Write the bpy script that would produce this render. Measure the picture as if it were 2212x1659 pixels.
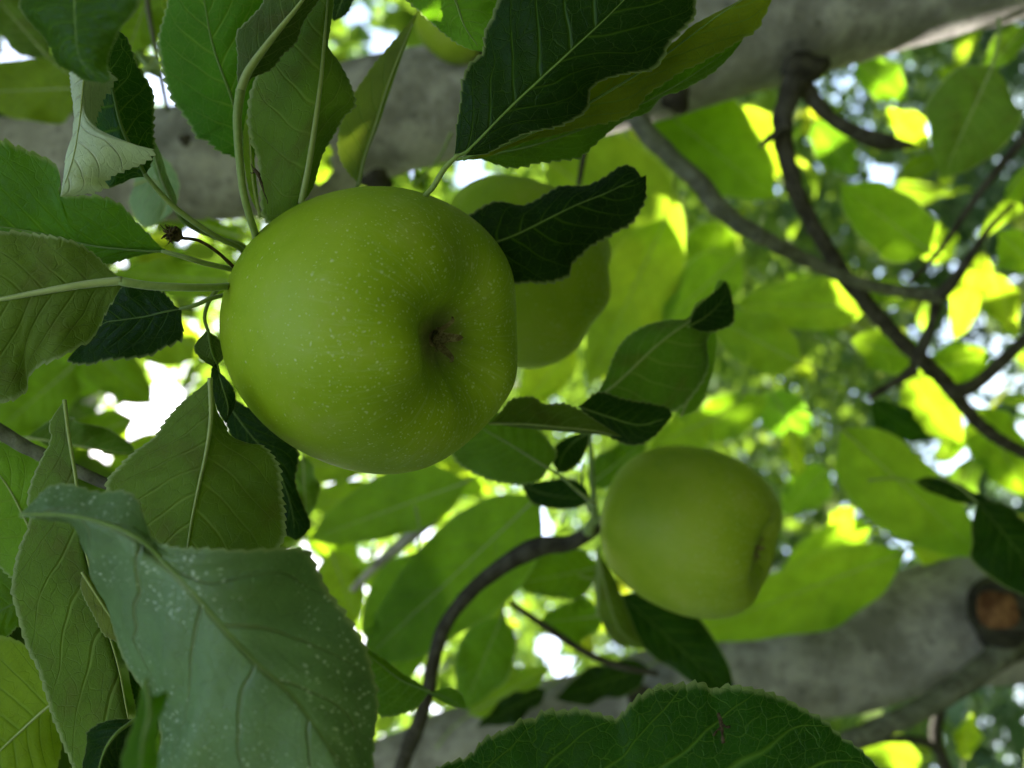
import bpy, bmesh, math, random
import numpy as np
from mathutils import Vector, Matrix

for o in list(bpy.data.objects): bpy.data.objects.remove(o, do_unlink=True)
random.seed(7); rng = np.random.default_rng(11)
scene = bpy.context.scene
COL = scene.collection

# ------------------------------------------------------------------ camera
ELEV = math.radians(40)
CAM = Vector((0, 0, 1.6))
D = Vector((0, math.cos(ELEV), math.sin(ELEV)))           # looking up into the crown
R = Vector((0, math.sin(ELEV), -math.cos(ELEV)))          # the phone is held on its side: image right is down
U = Vector((1, 0, 0))
LENS = 28.0
K = 36.0 / LENS / 2212.0
cam_d = bpy.data.cameras.new('camera'); cam = bpy.data.objects.new('camera', cam_d); COL.objects.link(cam)
cam.matrix_world = Matrix((( R.x, U.x, -D.x, CAM.x), (R.y, U.y, -D.y, CAM.y), (R.z, U.z, -D.z, CAM.z), (0, 0, 0, 1)))
cam_d.lens = LENS; cam_d.sensor_width = 36; cam_d.clip_start = 0.01; cam_d.clip_end = 500
cam_d.dof.use_dof = True; cam_d.dof.focus_distance = 0.194; cam_d.dof.aperture_fstop = 9.3
scene.camera = cam

# ------------------------------------------------------------------ sky, sun, exposure
TO_SUN = Vector((-0.34, 0.16, 0.88)).normalized()
world = bpy.data.worlds.new('World'); scene.world = world; world.use_nodes = True
wn = world.node_tree; wn.nodes.clear()
sky = wn.nodes.new('ShaderNodeTexSky'); sky.sky_type = 'NISHITA'; sky.sun_disc = False
sky.sun_elevation = math.asin(TO_SUN.z); sky.sun_rotation = math.atan2(TO_SUN.x, TO_SUN.y)
sky.air_density = 1.0; sky.dust_density = 4.0
bg = wn.nodes.new('ShaderNodeBackground'); bg.inputs[1].default_value = 0.15
wo = wn.nodes.new('ShaderNodeOutputWorld')
wn.links.new(sky.outputs[0], bg.inputs[0]); wn.links.new(bg.outputs[0], wo.inputs[0])
sun_d = bpy.data.lights.new('sun', 'SUN'); sun_d.energy = 5.0; sun_d.angle = math.radians(0.5); sun_d.color = (1.0, 0.95, 0.86)
sun = bpy.data.objects.new('sun', sun_d); COL.objects.link(sun)
sun.rotation_euler = TO_SUN.to_track_quat('Z', 'Y').to_euler(); sun.location = (0, 0, 20)
vs = scene.view_settings; vs.view_transform = 'Standard'; vs.look = 'None'; vs.gamma = 1.0; vs.use_curve_mapping = False
vs.exposure = 2.45
scene.cycles.use_denoising = True
scene.cycles.max_bounces = 10; scene.cycles.diffuse_bounces = 5; scene.cycles.transmission_bounces = 6
scene.cycles.sample_clamp_indirect = 6.0

# ------------------------------------------------------------------ helpers
def P(x, y, z):
    """photo position (2212 x 1659 grid) at z metres along the view axis -> world point"""
    return CAM + D * z + R * ((x - 1106) * K * z) - U * ((y - 829.5) * K * z)

def tag(o, label=None, cat=None, group=None, kind=None):
    if label: o['label'] = label
    if cat: o['category'] = cat
    if group: o['group'] = group
    if kind: o['kind'] = kind
    return o

def empty(name, loc, label, cat, group=None):
    o = bpy.data.objects.new(name, None); COL.objects.link(o); o.location = loc
    o.empty_display_size = 0.01
    return tag(o, label, cat, group)

def mesh_obj(name, verts, faces, mats, parent=None, smooth=True, uvs=None, fmat=None):
    me = bpy.data.meshes.new(name)
    off = Vector((0, 0, 0)); q_ = parent
    while q_ is not None: off = off + q_.location; q_ = q_.parent
    me.from_pydata([tuple(Vector(v) - off) for v in verts], [], faces)
    if uvs:
        for uname, data in uvs.items():
            lay = me.uv_layers.new(name=uname)
            idx = np.empty(len(me.loops), dtype=np.int32); me.loops.foreach_get('vertex_index', idx)
            lay.data.foreach_set('uv', np.asarray(data, dtype=np.float32)[idx].ravel())
    if not isinstance(mats, (list, tuple)): mats = [mats]
    for m in mats: me.materials.append(m)
    if fmat is not None: me.polygons.foreach_set('material_index', fmat)
    if smooth: me.polygons.foreach_set('use_smooth', [True] * len(me.polygons))
    me.update()
    o = bpy.data.objects.new(name, me); COL.objects.link(o)
    if parent is not None: o.parent = parent
    return o

def spline(pts, n):
    """Catmull-Rom through pts, n samples evenly spaced along its length"""
    p = np.array(pts, dtype=float)
    if len(p) == 2: 
        t = np.linspace(0, 1, n)[:, None]; return p[0] * (1 - t) + p[1] * t
    ext = np.vstack([2 * p[0] - p[1], p, 2 * p[-1] - p[-2]])
    out = []
    for i in range(1, len(ext) - 2):
        a, b, c, d = ext[i - 1], ext[i], ext[i + 1], ext[i + 2]
        for t in np.linspace(0, 1, 10, endpoint=False):
            out.append(0.5 * ((2 * b) + (-a + c) * t + (2 * a - 5 * b + 4 * c - d) * t * t + (-a + 3 * b - 3 * c + d) * t ** 3))
    out.append(p[-1]); out = np.array(out)
    seg = np.r_[0, np.cumsum(np.linalg.norm(np.diff(out, axis=0), axis=1))]
    q = np.linspace(0, seg[-1], n)
    return np.column_stack([np.interp(q, seg, out[:, k]) for k in range(out.shape[1])])

def unit(a):
    return a / np.maximum(np.linalg.norm(a, axis=-1, keepdims=True), 1e-9)

def tube(pts, rads, sides=8, bump=0.0, seed=0, n=None, cap=True):
    """swept tube through world points -> verts, faces, uv"""
    n = n or max(8, len(pts) * 6)
    c = spline(pts, n)
    rr = np.interp(np.linspace(0, 1, n), np.linspace(0, 1, len(rads)), rads)
    tan = unit(np.gradient(c, axis=0))
    ref = np.array([0.31, 0.52, 0.79]); 
    v, uv, f = [], [], []
    nx = unit(np.cross(tan[0], ref))
    r0 = random.Random(seed)
    ph = [(r0.uniform(0, 6.28), r0.uniform(0.6, 2.2), r0.randint(1, 4), r0.uniform(0, 6.28)) for _ in range(5)]
    seglen = np.r_[0, np.cumsum(np.linalg.norm(np.diff(c, axis=0), axis=1))]
    for i in range(n):
        nx = nx - tan[i] * np.dot(nx, tan[i]); nx = nx / np.linalg.norm(nx)
        ny = np.cross(tan[i], nx)
        for j in range(sides):
            a = 2 * math.pi * j / sides
            k = 1.0
            if bump:
                k += bump * sum(math.sin(seglen[i] / max(rr[i], 1e-5) * fz + p0) * math.cos(m * a + p1) for p0, fz, m, p1 in ph) / 2.2
            v.append(c[i] + (nx * math.cos(a) + ny * math.sin(a)) * rr[i] * k)
            uv.append((j / sides, seglen[i] * 10))
    for i in range(n - 1):
        for j in range(sides):
            j2 = (j + 1) % sides
            f.append((i * sides + j, i * sides + j2, (i + 1) * sides + j2, (i + 1) * sides + j))
    if cap:
        f.append(tuple(range(sides))[::-1]); f.append(tuple((n - 1) * sides + j for j in range(sides)))
    return v, f

# ------------------------------------------------------------------ materials
class NT:
    def __init__(s, name):
        s.m = bpy.data.materials.new(name); s.m.use_nodes = True; s.t = s.m.node_tree; s.t.nodes.clear()
    def n(s, kind, **kw):
        nd = s.t.nodes.new(kind)
        for k, v in kw.items():
            if k == 'inp':
                for a, b in v.items():
                    if isinstance(b, bpy.types.NodeSocket): s.t.links.new(b, nd.inputs[a])
                    else: nd.inputs[a].default_value = b
            else: setattr(nd, k, v)
        return nd
    def math(s, op, a, b=0.0, c=0.0, clamp=False):
        nd = s.t.nodes.new('ShaderNodeMath'); nd.operation = op; nd.use_clamp = clamp
        for i, x in enumerate((a, b, c)):
            if isinstance(x, bpy.types.NodeSocket): s.t.links.new(x, nd.inputs[i])
            else: nd.inputs[i].default_value = x
        return nd.outputs[0]
    def mix(s, fac, a, b, blend='MIX'):
        nd = s.t.nodes.new('ShaderNodeMix'); nd.data_type = 'RGBA'; nd.blend_type = blend
        for i, x in ((0, fac), (6, a), (7, b)):
            if isinstance(x, bpy.types.NodeSocket): s.t.links.new(x, nd.inputs[i])
            elif i == 0: nd.inputs[i].default_value = x
            else: nd.inputs[i].default_value = (*x, 1) if len(x) == 3 else x
        return nd.outputs[2]
    def step(s, x, lo, hi):
        nd = s.t.nodes.new('ShaderNodeMapRange'); nd.interpolation_type = 'SMOOTHSTEP'
        s.t.links.new(x, nd.inputs[0]); nd.inputs[1].default_value = lo; nd.inputs[2].default_value = hi
        return nd.outputs[0]
    def out(s, surf):
        o = s.n('ShaderNodeOutputMaterial'); s.t.links.new(surf, o.inputs[0]); return s.m

def leaf_material(name, top, under, trans, vein_top, vein_trans, ret=0.35, veinw=0.10, tfac=0.42, rough=0.42,
                  spots=0.0, blotch=0.0, nveins=8.0, spec=0.26, edge=0.65, tex=True):
    k = NT(name)
    if tex:
        st = k.n('ShaderNodeUVMap', uv_map='st').outputs[0]
        fl = k.n('ShaderNodeUVMap', uv_map='flat').outputs[0]
        sep = k.n('ShaderNodeSeparateXYZ', inp={0: st})
        s_, t2 = sep.outputs[0], sep.outputs[1]
        t = k.math('MULTIPLY', k.math('SUBTRACT', t2, 0.5), 2.0)
        a = k.math('ABSOLUTE', t)
        nz = k.n('ShaderNodeTexNoise', inp={'Vector': fl, 'Scale': 0.6, 'Detail': 1.5}).outputs['Fac']
        q = k.math('SUBTRACT', s_, k.math('MULTIPLY', a, 0.20))
        q = k.math('SUBTRACT', q, k.math('MULTIPLY', k.math('MULTIPLY', a, a), 0.07))
        q = k.math('MULTIPLY', q, nveins)
        q = k.math('ADD', q, k.math('MULTIPLY', k.math('GREATER_THAN', t, 0.0), 0.42))
        q = k.math('ADD', q, k.math('MULTIPLY', nz, 0.5))
        dv = k.math('ABSOLUTE', k.math('SUBTRACT', k.math('FRACT', q), 0.5))       # 0 on a vein
        wv = k.math('MULTIPLY', k.math('SUBTRACT', 1.12, a), veinw)
        lat = k.math('SUBTRACT', 1.0, k.math('DIVIDE', dv, k.math('MAXIMUM', wv, 0.004)), clamp=True)
        mid = k.math('SUBTRACT', 1.0, k.math('DIVIDE', a, k.math('MULTIPLY', k.math('SUBTRACT', 1.15, s_), 0.055)), clamp=True)
        mp = k.n('ShaderNodeMapping', inp={0: fl, 3: (1, 1, 1)})
        dist = k.n('ShaderNodeTexNoise', inp={'Vector': fl, 'Scale': 3.0, 'Detail': 1.0})
        vec = k.n('ShaderNodeVectorMath', operation='MULTIPLY_ADD', inp={0: dist.outputs['Color'], 1: (0.22, 0.22, 0), 2: fl}).outputs[0]
        v1 = k.n('ShaderNodeTexVoronoi', feature='DISTANCE_TO_EDGE', voronoi_dimensions='2D', inp={'Vector': vec, 'Scale': 2.6}).outputs['Distance']
        v2 = k.n('ShaderNodeTexVoronoi', feature='DISTANCE_TO_EDGE', voronoi_dimensions='2D', inp={'Vector': vec, 'Scale': 8.0}).outputs['Distance']
        t1 = k.math('SUBTRACT', 1.0, k.math('DIVIDE', v1, 0.05), clamp=True)
        t3 = k.math('SUBTRACT', 1.0, k.math('DIVIDE', v2, 0.09), clamp=True)
        tert = k.math('ADD', k.math('MULTIPLY', t1, ret), k.math('MULTIPLY', t3, ret * 0.45))
        veins = k.math('MAXIMUM', k.math('MAXIMUM', k.math('MULTIPLY', lat, 0.85), mid), tert, clamp=True)
        big = k.n('ShaderNodeTexNoise', inp={'Vector': fl, 'Scale': 0.55, 'Detail': 4.0, 'Roughness': 0.6}).outputs['Fac']
        fine = k.n('ShaderNodeTexNoise', inp={'Vector': fl, 'Scale': 14.0, 'Detail': 3.0, 'Roughness': 0.7}).outputs['Fac']
        mod = k.math('ADD', 0.40, k.math('ADD', k.math('MULTIPLY', big, 0.95), k.math('MULTIPLY', fine, 0.3)))
        rim = k.step(a, 0.93, 0.995)
    else:
        co = k.n('ShaderNodeTexCoord').outputs['Object']
        big = k.n('ShaderNodeTexNoise', inp={'Vector': co, 'Scale': 30.0, 'Detail': 2.0}).outputs['Fac']
        mod = k.math('ADD', 0.6, k.math('MULTIPLY', big, 0.8))
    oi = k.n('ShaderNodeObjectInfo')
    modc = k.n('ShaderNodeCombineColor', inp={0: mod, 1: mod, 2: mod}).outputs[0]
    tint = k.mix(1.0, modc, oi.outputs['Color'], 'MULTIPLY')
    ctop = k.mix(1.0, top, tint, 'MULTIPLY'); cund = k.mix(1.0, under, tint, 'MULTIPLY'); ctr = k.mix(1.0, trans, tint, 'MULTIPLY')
    rough_s = rough
    if tex:
        ctop = k.mix(k.math('MULTIPLY', veins, 0.75), ctop, vein_top)
        cund = k.mix(k.math('MULTIPLY', veins, 0.55), cund, [min(1, c * 1.9) for c in under])
        ctr = k.mix(k.math('MULTIPLY', veins, 0.7), ctr, vein_trans)
        if blotch > 0:
            bl = k.n('ShaderNodeTexNoise', inp={'Vector': fl, 'Scale': 0.8, 'Detail': 5.0, 'Roughness': 0.65}).outputs['Fac']
            b_ = k.math('MULTIPLY', k.step(bl, 0.5, 0.68), blotch)
            cund = k.mix(b_, cund, (0.13, 0.10, 0.035)); ctr = k.mix(b_, ctr, (0.16, 0.16, 0.01))
        if spots > 0:
            vv = k.n('ShaderNodeTexVoronoi', voronoi_dimensions='2D', inp={'Vector': vec, 'Scale': 10.0})
            sc = k.n('ShaderNodeSeparateColor', inp={0: vv.outputs['Color']})
            msk = k.n('ShaderNodeTexNoise', inp={'Vector': fl, 'Scale': 0.45, 'Detail': 1.0}).outputs['Fac']
            th = k.math('MULTIPLY', k.math('MULTIPLY', k.math('POWER', sc.outputs[0], 3.0), 0.34), k.step(msk, 0.35, 0.6))
            sp = k.math('LESS_THAN', vv.outputs['Distance'], th)
            ctop = k.mix(k.math('MULTIPLY', sp, spots), ctop, (0.55, 0.63, 0.52))
        ctop = k.mix(k.math('MULTIPLY', rim, edge), ctop, (0.30, 0.36, 0.16))
        cund = k.mix(k.math('MULTIPLY', rim, edge), cund, (0.45, 0.50, 0.32))
        ctr = k.mix(k.math('MULTIPLY', rim, edge), ctr, (0.55, 0.62, 0.25))
        h = k.math('ADD', k.math('MULTIPLY', veins, -0.8), k.math('MULTIPLY', fine, 0.25))
        nb = k.n('ShaderNodeBump', inp={'Strength': 0.7, 'Distance': 0.0010, 'Height': h}).outputs[0]
        nb2 = k.n('ShaderNodeBump', invert=True, inp={'Strength': 0.75, 'Distance': 0.0010, 'Height': h}).outputs[0]
    pt = k.n('ShaderNodeBsdfPrincipled', inp={'Base Color': ctop, 'Roughness': rough, 'Specular IOR Level': spec})
    pu = k.n('ShaderNodeBsdfPrincipled', inp={'Base Color': cund, 'Roughness': 0.8, 'Specular IOR Level': 0.15, 'Sheen Weight': 0.10, 'Sheen Roughness': 0.5})
    tr = k.n('ShaderNodeBsdfTranslucent', inp={'Color': ctr})
    if tex:
        k.t.links.new(nb, pt.inputs['Normal']); k.t.links.new(nb2, pu.inputs['Normal'])
    geo = k.n('ShaderNodeNewGeometry')
    m1 = k.n('ShaderNodeMixShader', inp={0: geo.outputs['Backfacing'], 1: pt.outputs[0], 2: pu.outputs[0]})
    m2 = k.n('ShaderNodeMixShader', inp={0: tfac, 1: m1.outputs[0], 2: tr.outputs[0]})
    return k.out(m2.outputs[0])

TR = (0.45, 0.64, 0.022)
M = {}
M['dark'] = leaf_material('leaf dark green', (0.009, 0.031, 0.003), (0.14, 0.20, 0.07), (0.035, 0.105, 0.003), (0.07, 0.14, 0.015), (0.16, 0.30, 0.02), ret=0.35, tfac=0.36, spec=0.18)
M['retic'] = leaf_material('leaf netted dark green', (0.012, 0.048, 0.006), (0.14, 0.20, 0.07), (0.08, 0.24, 0.006), (0.11, 0.22, 0.03), (0.36, 0.58, 0.06), ret=0.5, tfac=0.32, spec=0.2, nveins=7.0)
M['mid'] = leaf_material('leaf mid green', (0.034, 0.092, 0.005), (0.14, 0.20, 0.04), (0.28, 0.48, 0.012), (0.16, 0.30, 0.04), (0.36, 0.60, 0.05), ret=0.4, tfac=0.48)
M['olive'] = leaf_material('leaf olive underside', (0.05, 0.11, 0.012), (0.132, 0.188, 0.036), (0.22, 0.36, 0.015), (0.15, 0.25, 0.05), (0.42, 0.52, 0.12), ret=0.35, tfac=0.42, blotch=0.32)
M['downy'] = leaf_material('leaf pale downy underside', (0.04, 0.11, 0.02), (0.55, 0.62, 0.46), (0.40, 0.50, 0.18), (0.15, 0.25, 0.05), (0.40, 0.50, 0.20), ret=0.15, tfac=0.30)
M['sky_sheen'] = leaf_material('leaf with grey bloom', (0.145, 0.235, 0.105), (0.16, 0.24, 0.10), (0.12, 0.30, 0.02), (0.20, 0.21, 0.10), (0.3, 0.42, 0.06), ret=0.16, veinw=0.045, tfac=0.22, spots=1.0, rough=0.42, spec=0.6, nveins=6.0, edge=0.8)  # bluish sheen of the sky put into the base colour; specks are real
M['bright'] = leaf_material('leaf backlit bright green', (0.06, 0.14, 0.010), (0.20, 0.27, 0.05), TR, (0.14, 0.28, 0.03), (0.17, 0.33, 0.012), ret=0.30, veinw=0.14, tfac=0.62, edge=0.2)
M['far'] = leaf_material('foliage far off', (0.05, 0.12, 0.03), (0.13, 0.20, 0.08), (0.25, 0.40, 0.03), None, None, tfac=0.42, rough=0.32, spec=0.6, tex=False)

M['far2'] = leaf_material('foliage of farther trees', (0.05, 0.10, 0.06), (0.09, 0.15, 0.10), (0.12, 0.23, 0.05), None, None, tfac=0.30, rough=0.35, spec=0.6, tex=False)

def stalk_material(name, c1, c2, rough=0.6):
    k = NT(name)
    co = k.n('ShaderNodeTexCoord').outputs['Object']
    nz = k.n('ShaderNodeTexNoise', inp={'Vector': co, 'Scale': 900.0, 'Detail': 3.0}).outputs['Fac']
    p = k.n('ShaderNodeBsdfPrincipled', inp={'Base Color': k.mix(nz, c1, c2), 'Roughness': rough, 'Specular IOR Level': 0.25,
        'Subsurface Weight': 0.15, 'Subsurface Radius': (0.002, 0.003, 0.001), 'Subsurface Scale': 0.6, 'Sheen Weight': 0.5, 'Sheen Roughness': 0.4})
    return k.out(p.outputs[0])
M['stalk'] = stalk_material('leaf stalk green', (0.16, 0.24, 0.05), (0.30, 0.36, 0.13))
M['rib'] = stalk_material('midrib pale', (0.26, 0.32, 0.10), (0.40, 0.44, 0.20))
M['rib_dark'] = stalk_material('midrib dull green', (0.10, 0.18, 0.03), (0.18, 0.26, 0.06))

def bark_material(name, cols, scale, bump, stretch=1.0, moss=None):
    k = NT(name)
    co = k.n('ShaderNodeTexCoord').outputs['Object']
    n1 = k.n('ShaderNodeTexNoise', inp={'Vector': co, 'Scale': scale, 'Detail': 8.0, 'Roughness': 0.65}).outputs['Fac']
    n2 = k.n('ShaderNodeTexNoise', inp={'Vector': co, 'Scale': scale * 7, 'Detail': 6.0, 'Roughness': 0.7}).outputs['Fac']
    n3 = k.n('ShaderNodeTexNoise', inp={'Vector': co, 'Scale': scale * 0.28, 'Detail': 3.0}).outputs['Fac']
    c = k.mix(k.step(n1, 0.40, 0.62), cols[0], cols[1])
    c = k.mix(k.math('MULTIPLY', k.step(n3, 0.45, 0.7), 0.6), c, cols[2])
    c = k.mix(k.math('MULTIPLY', k.step(n2, 0.52, 0.72), 0.55), c, [x * 0.35 for x in cols[0]])
    vor = k.n('ShaderNodeTexVoronoi', inp={'Vector': co, 'Scale': scale * 2.2}).outputs['Distance']
    c = k.mix(k.math('MULTIPLY', k.math('SUBTRACT', 1.0, k.step(vor, 0.10, 0.22)), 0.5), c, [x * 0.4 for x in cols[0]])
    h = k.math('ADD', n1, k.math('MULTIPLY', n2, 0.4))
    nb = k.n('ShaderNodeBump', inp={'Strength': bump, 'Distance': 0.004, 'Height': h}).outputs[0]
    p = k.n('ShaderNodeBsdfPrincipled', inp={'Base Color': c, 'Roughness': 0.85, 'Specular IOR Level': 0.2, 'Normal': nb})
    return k.out(p.outputs[0])
M['bark'] = bark_material('pale grey bark', [(0.235, 0.215, 0.205), (0.46, 0.425, 0.41), (0.30, 0.28, 0.25)], 34.0, 1.0)
M['twig'] = bark_material('dark twig bark', [(0.045, 0.038, 0.028), (0.095, 0.085, 0.068), (0.07, 0.06, 0.04)], 160.0, 0.5)
M['twig_grey'] = bark_material('grey green twig bark', [(0.10, 0.095, 0.07), (0.20, 0.20, 0.15), (0.13, 0.14, 0.09)], 110.0, 0.5)
M['dry'] = bark_material('dried brown remains', [(0.035, 0.022, 0.012), (0.12, 0.085, 0.05), (0.06, 0.04, 0.02)], 600.0, 0.3)
M['sepal'] = bark_material('withered sepals', [(0.18, 0.13, 0.07), (0.40, 0.33, 0.20), (0.26, 0.20, 0.11)], 500.0, 0.3)
M['heart'] = bark_material('cut heartwood', [(0.11, 0.042, 0.016), (0.27, 0.13, 0.055), (0.08, 0.03, 0.014)], 90.0, 0.5)
M['knot'] = bark_material('dark knot bark', [(0.03, 0.025, 0.018), (0.085, 0.075, 0.055), (0.05, 0.04, 0.03)], 120.0, 0.8)

def apple_material(name, base, base2, dots=0.85, dot_scale=560.0):
    k = NT(name)
    co = k.n('ShaderNodeTexCoord').outputs['Object']
    sep = k.n('ShaderNodeSeparateXYZ', inp={0: co})
    x, y, z = sep.outputs
    rad = k.math('SQRT', k.math('ADD', k.math('MULTIPLY', x, x), k.math('MULTIPLY', y, y)))
    ang = k.math('ARCTAN2', y, x)
    zn = k.math('DIVIDE', z, 0.04)
    near = k.step(zn, 0.10, 0.85)                               # towards the calyx end
    n1 = k.n('ShaderNodeTexNoise', inp={'Vector': co, 'Scale': 28.0, 'Detail': 4.0, 'Roughness': 0.55}).outputs['Fac']
    c = k.mix(k.step(n1, 0.3, 0.7), base, base2)
    # faint streaks running from pole to pole
    sv = k.n('ShaderNodeCombineXYZ', inp={0: k.math('MULTIPLY', k.math('COSINE', ang), 14.0), 1: k.math('MULTIPLY', k.math('SINE', ang), 14.0), 2: k.math('MULTIPLY', z, 90.0)}).outputs[0]
    st = k.n('ShaderNodeTexNoise', inp={'Vector': sv, 'Scale': 1.6, 'Detail': 5.0, 'Roughness': 0.7}).outputs['Fac']
    c = k.mix(k.math('MULTIPLY', k.step(st, 0.5, 0.72), k.math('MULTIPLY', near, 0.45)), c, (0.42, 0.50, 0.20))
    # warped coordinates make the lenticels uneven
    w = k.n('ShaderNodeTexNoise', inp={'Vector': co, 'Scale': 260.0, 'Detail': 2.0})
    wc = k.n('ShaderNodeVectorMath', operation='MULTIPLY_ADD', inp={0: w.outputs['Color'], 1: (0.0028, 0.0028, 0.0028), 2: co}).outputs[0]
    tot = None
    for sc, size, power in ((dot_scale, 0.38, 1.7), (dot_scale * 1.9, 0.50, 1.2)):
        v = k.n('ShaderNodeTexVoronoi', inp={'Vector': wc, 'Scale': sc})
        r_ = k.n('ShaderNodeSeparateColor', inp={0: v.outputs['Color']}).outputs[0]
        dens = k.math('ADD', 0.62, k.math('MULTIPLY', near, 0.38))
        th = k.math('MULTIPLY', k.math('MULTIPLY', k.math('POWER', r_, power), size), dens)
        dd = k.math('SUBTRACT', 1.0, k.math('DIVIDE', v.outputs['Distance'], k.math('MAXIMUM', th, 0.02)), clamp=True)
        dd = k.math('MULTIPLY', dd, 1.1, clamp=True)
        tot = dd if tot is None else k.math('MAXIMUM', tot, k.math('MULTIPLY', dd, k.math('ADD', 0.5, k.math('MULTIPLY', near, 0.4))))
    c = k.mix(k.math('MULTIPLY', tot, dots), c, (0.60, 0.66, 0.36))
    # downy brownish floor of the calyx basin
    basin = k.math('MULTIPLY', k.math('SUBTRACT', 1.0, k.step(rad, 0.0035, 0.0105)), k.math('GREATER_THAN', z, 0.0))
    fz = k.n('ShaderNodeTexNoise', inp={'Vector': co, 'Scale': 1400.0, 'Detail': 2.0}).outputs['Fac']
    c = k.mix(k.math('MULTIPLY', basin, 0.75), c, k.mix(fz, (0.15, 0.13, 0.055), (0.32, 0.29, 0.15)))
    du = k.n('ShaderNodeTexNoise', inp={'Vector': co, 'Scale': 60.0, 'Detail': 7.0, 'Roughness': 0.75}).outputs['Fac']
    c = k.mix(k.math('MULTIPLY', k.step(du, 0.50, 0.72), 0.28), c, (0.40, 0.40, 0.13))
    c = k.mix(k.math('MULTIPLY', k.step(du, 0.50, 0.30), 0.25), c, (0.12, 0.24, 0.005))
    # a few small dark blemishes
    vb = k.n('ShaderNodeTexVoronoi', inp={'Vector': co, 'Scale': 55.0})
    vr = k.n('ShaderNodeSeparateColor', inp={0: vb.outputs['Color']}).outputs[1]
    bl = k.math('MULTIPLY', k.math('LESS_THAN', vb.outputs['Distance'], k.math('MULTIPLY', k.step(vr, 0.8, 1.0), 0.045)), 0.6)
    c = k.mix(bl, c, (0.09, 0.08, 0.02))
    h = k.math('ADD', k.math('MULTIPLY', tot, 0.5), k.math('MULTIPLY', n1, 0.5))
    fine = k.n('ShaderNodeTexNoise', inp={'Vector': co, 'Scale': 900.0, 'Detail': 2.0}).outputs['Fac']
    h = k.math('ADD', h, k.math('MULTIPLY', fine, 0.25))
    nb = k.n('ShaderNodeBump', inp={'Strength': 0.35, 'Distance': 0.0004, 'Height': h}).outputs[0]
    rr = k.math('ADD', 0.42, k.math('MULTIPLY', fine, 0.16))
    p = k.n('ShaderNodeBsdfPrincipled', inp={'Base Color': c, 'Roughness': rr, 'Specular IOR Level': 0.30, 'Normal': nb,
        'Subsurface Weight': 0.06, 'Subsurface Radius': (0.006, 0.008, 0.002), 'Subsurface Scale': 0.7,
        'Sheen Weight': 0.0})
    return k.out(p.outputs[0])
M['apple'] = apple_material('green apple skin', (0.240, 0.360, 0.006), (0.305, 0.415, 0.014))
M['apple2'] = apple_material('yellower green apple skin', (0.26, 0.37, 0.010), (0.34, 0.43, 0.03), dots=0.6)

# ------------------------------------------------------------------ leaves
def surface(Lc, Mc, Rc, n, m, cup=0.10, wave=0.0, seed=0, teeth=0, tsize=0.0012):
    """loft left edge - midrib - right edge (n x 3 arrays) into a blade grid"""
    rd = random.Random(seed)
    V = []; ST = []; FL = []
    tan = unit(np.gradient(Mc, axis=0))
    nrm = unit(np.cross(unit(Rc - Lc + 1e-9), tan))
    # one steady reference normal so that folds do not flip it
    ref = nrm[n // 2].copy()
    for i in range(n):
        if np.dot(nrm[i], ref) < 0: nrm[i] = -nrm[i]
        ref = nrm[i]
    if np.dot(nrm[n // 2], np.array(CAM) - Mc[n // 2]) < 0: nrm = -nrm          # + cup bulges towards the lens
    length = np.r_[0, np.cumsum(np.linalg.norm(np.diff(Mc, axis=0), axis=1))]
    p1, p2, p3 = rd.uniform(0, 6.28), rd.uniform(0, 6.28), rd.uniform(0, 6.28)
    cols = np.concatenate([np.linspace(-1, 0, m + 1), np.linspace(0, 1, m + 1)[1:]])
    tj = [rd.uniform(0.55, 1.25) for _ in range(400)]
    for i in range(n):
        s = i / (n - 1)
        for c in cols:
            E = Lc[i] if c < 0 else Rc[i]
            a = abs(c)
            w = E - Mc[i]; wl = np.linalg.norm(w)
            p = Mc[i] + w * a
            p = p + nrm[i] * (cup * wl * math.sin(math.pi * a) * 0.8)
            if wave:
                env = math.sin(math.pi * min(1, max(0, s))) 
                p = p + nrm[i] * wave * env * (a ** 2) * (math.sin(s * 11 + (p1 if c < 0 else p2)) + 0.5 * math.sin(s * 23 + p3))
                p = p + nrm[i] * wave * 0.25 * env * math.sin(a * math.pi) * math.sin(2 * math.pi * (8 * s - 1.8 * a))
            if teeth and a > 0.999 and wl > 1e-5 and 0.06 < s < 0.99:
                k = (s * teeth) % 1.0
                p = p + (w / wl) * tsize * tj[int(s * teeth) + (0 if c < 0 else 180)] * (k if k < 0.8 else (1 - k) * 4 * 0.8) * min(1, wl / 0.006)
            V.append(p); ST.append((s, c * 0.5 + 0.5)); FL.append((length[i] * 100, c * wl * 100 + (0 if c < 0 else 0.003)))
    W = len(cols); F = []
    for i in range(n - 1):
        for j in range(W - 1):
            a0 = i * W + j
            F.append((a0, a0 + 1, a0 + W + 1, a0 + W))
    return V, F, ST, FL, nrm

def to3(pts, z0):
    return [P(p[0], p[1], z0 + (p[2] / 1000.0 if len(p) > 2 else 0.0)) for p in pts]

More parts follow.
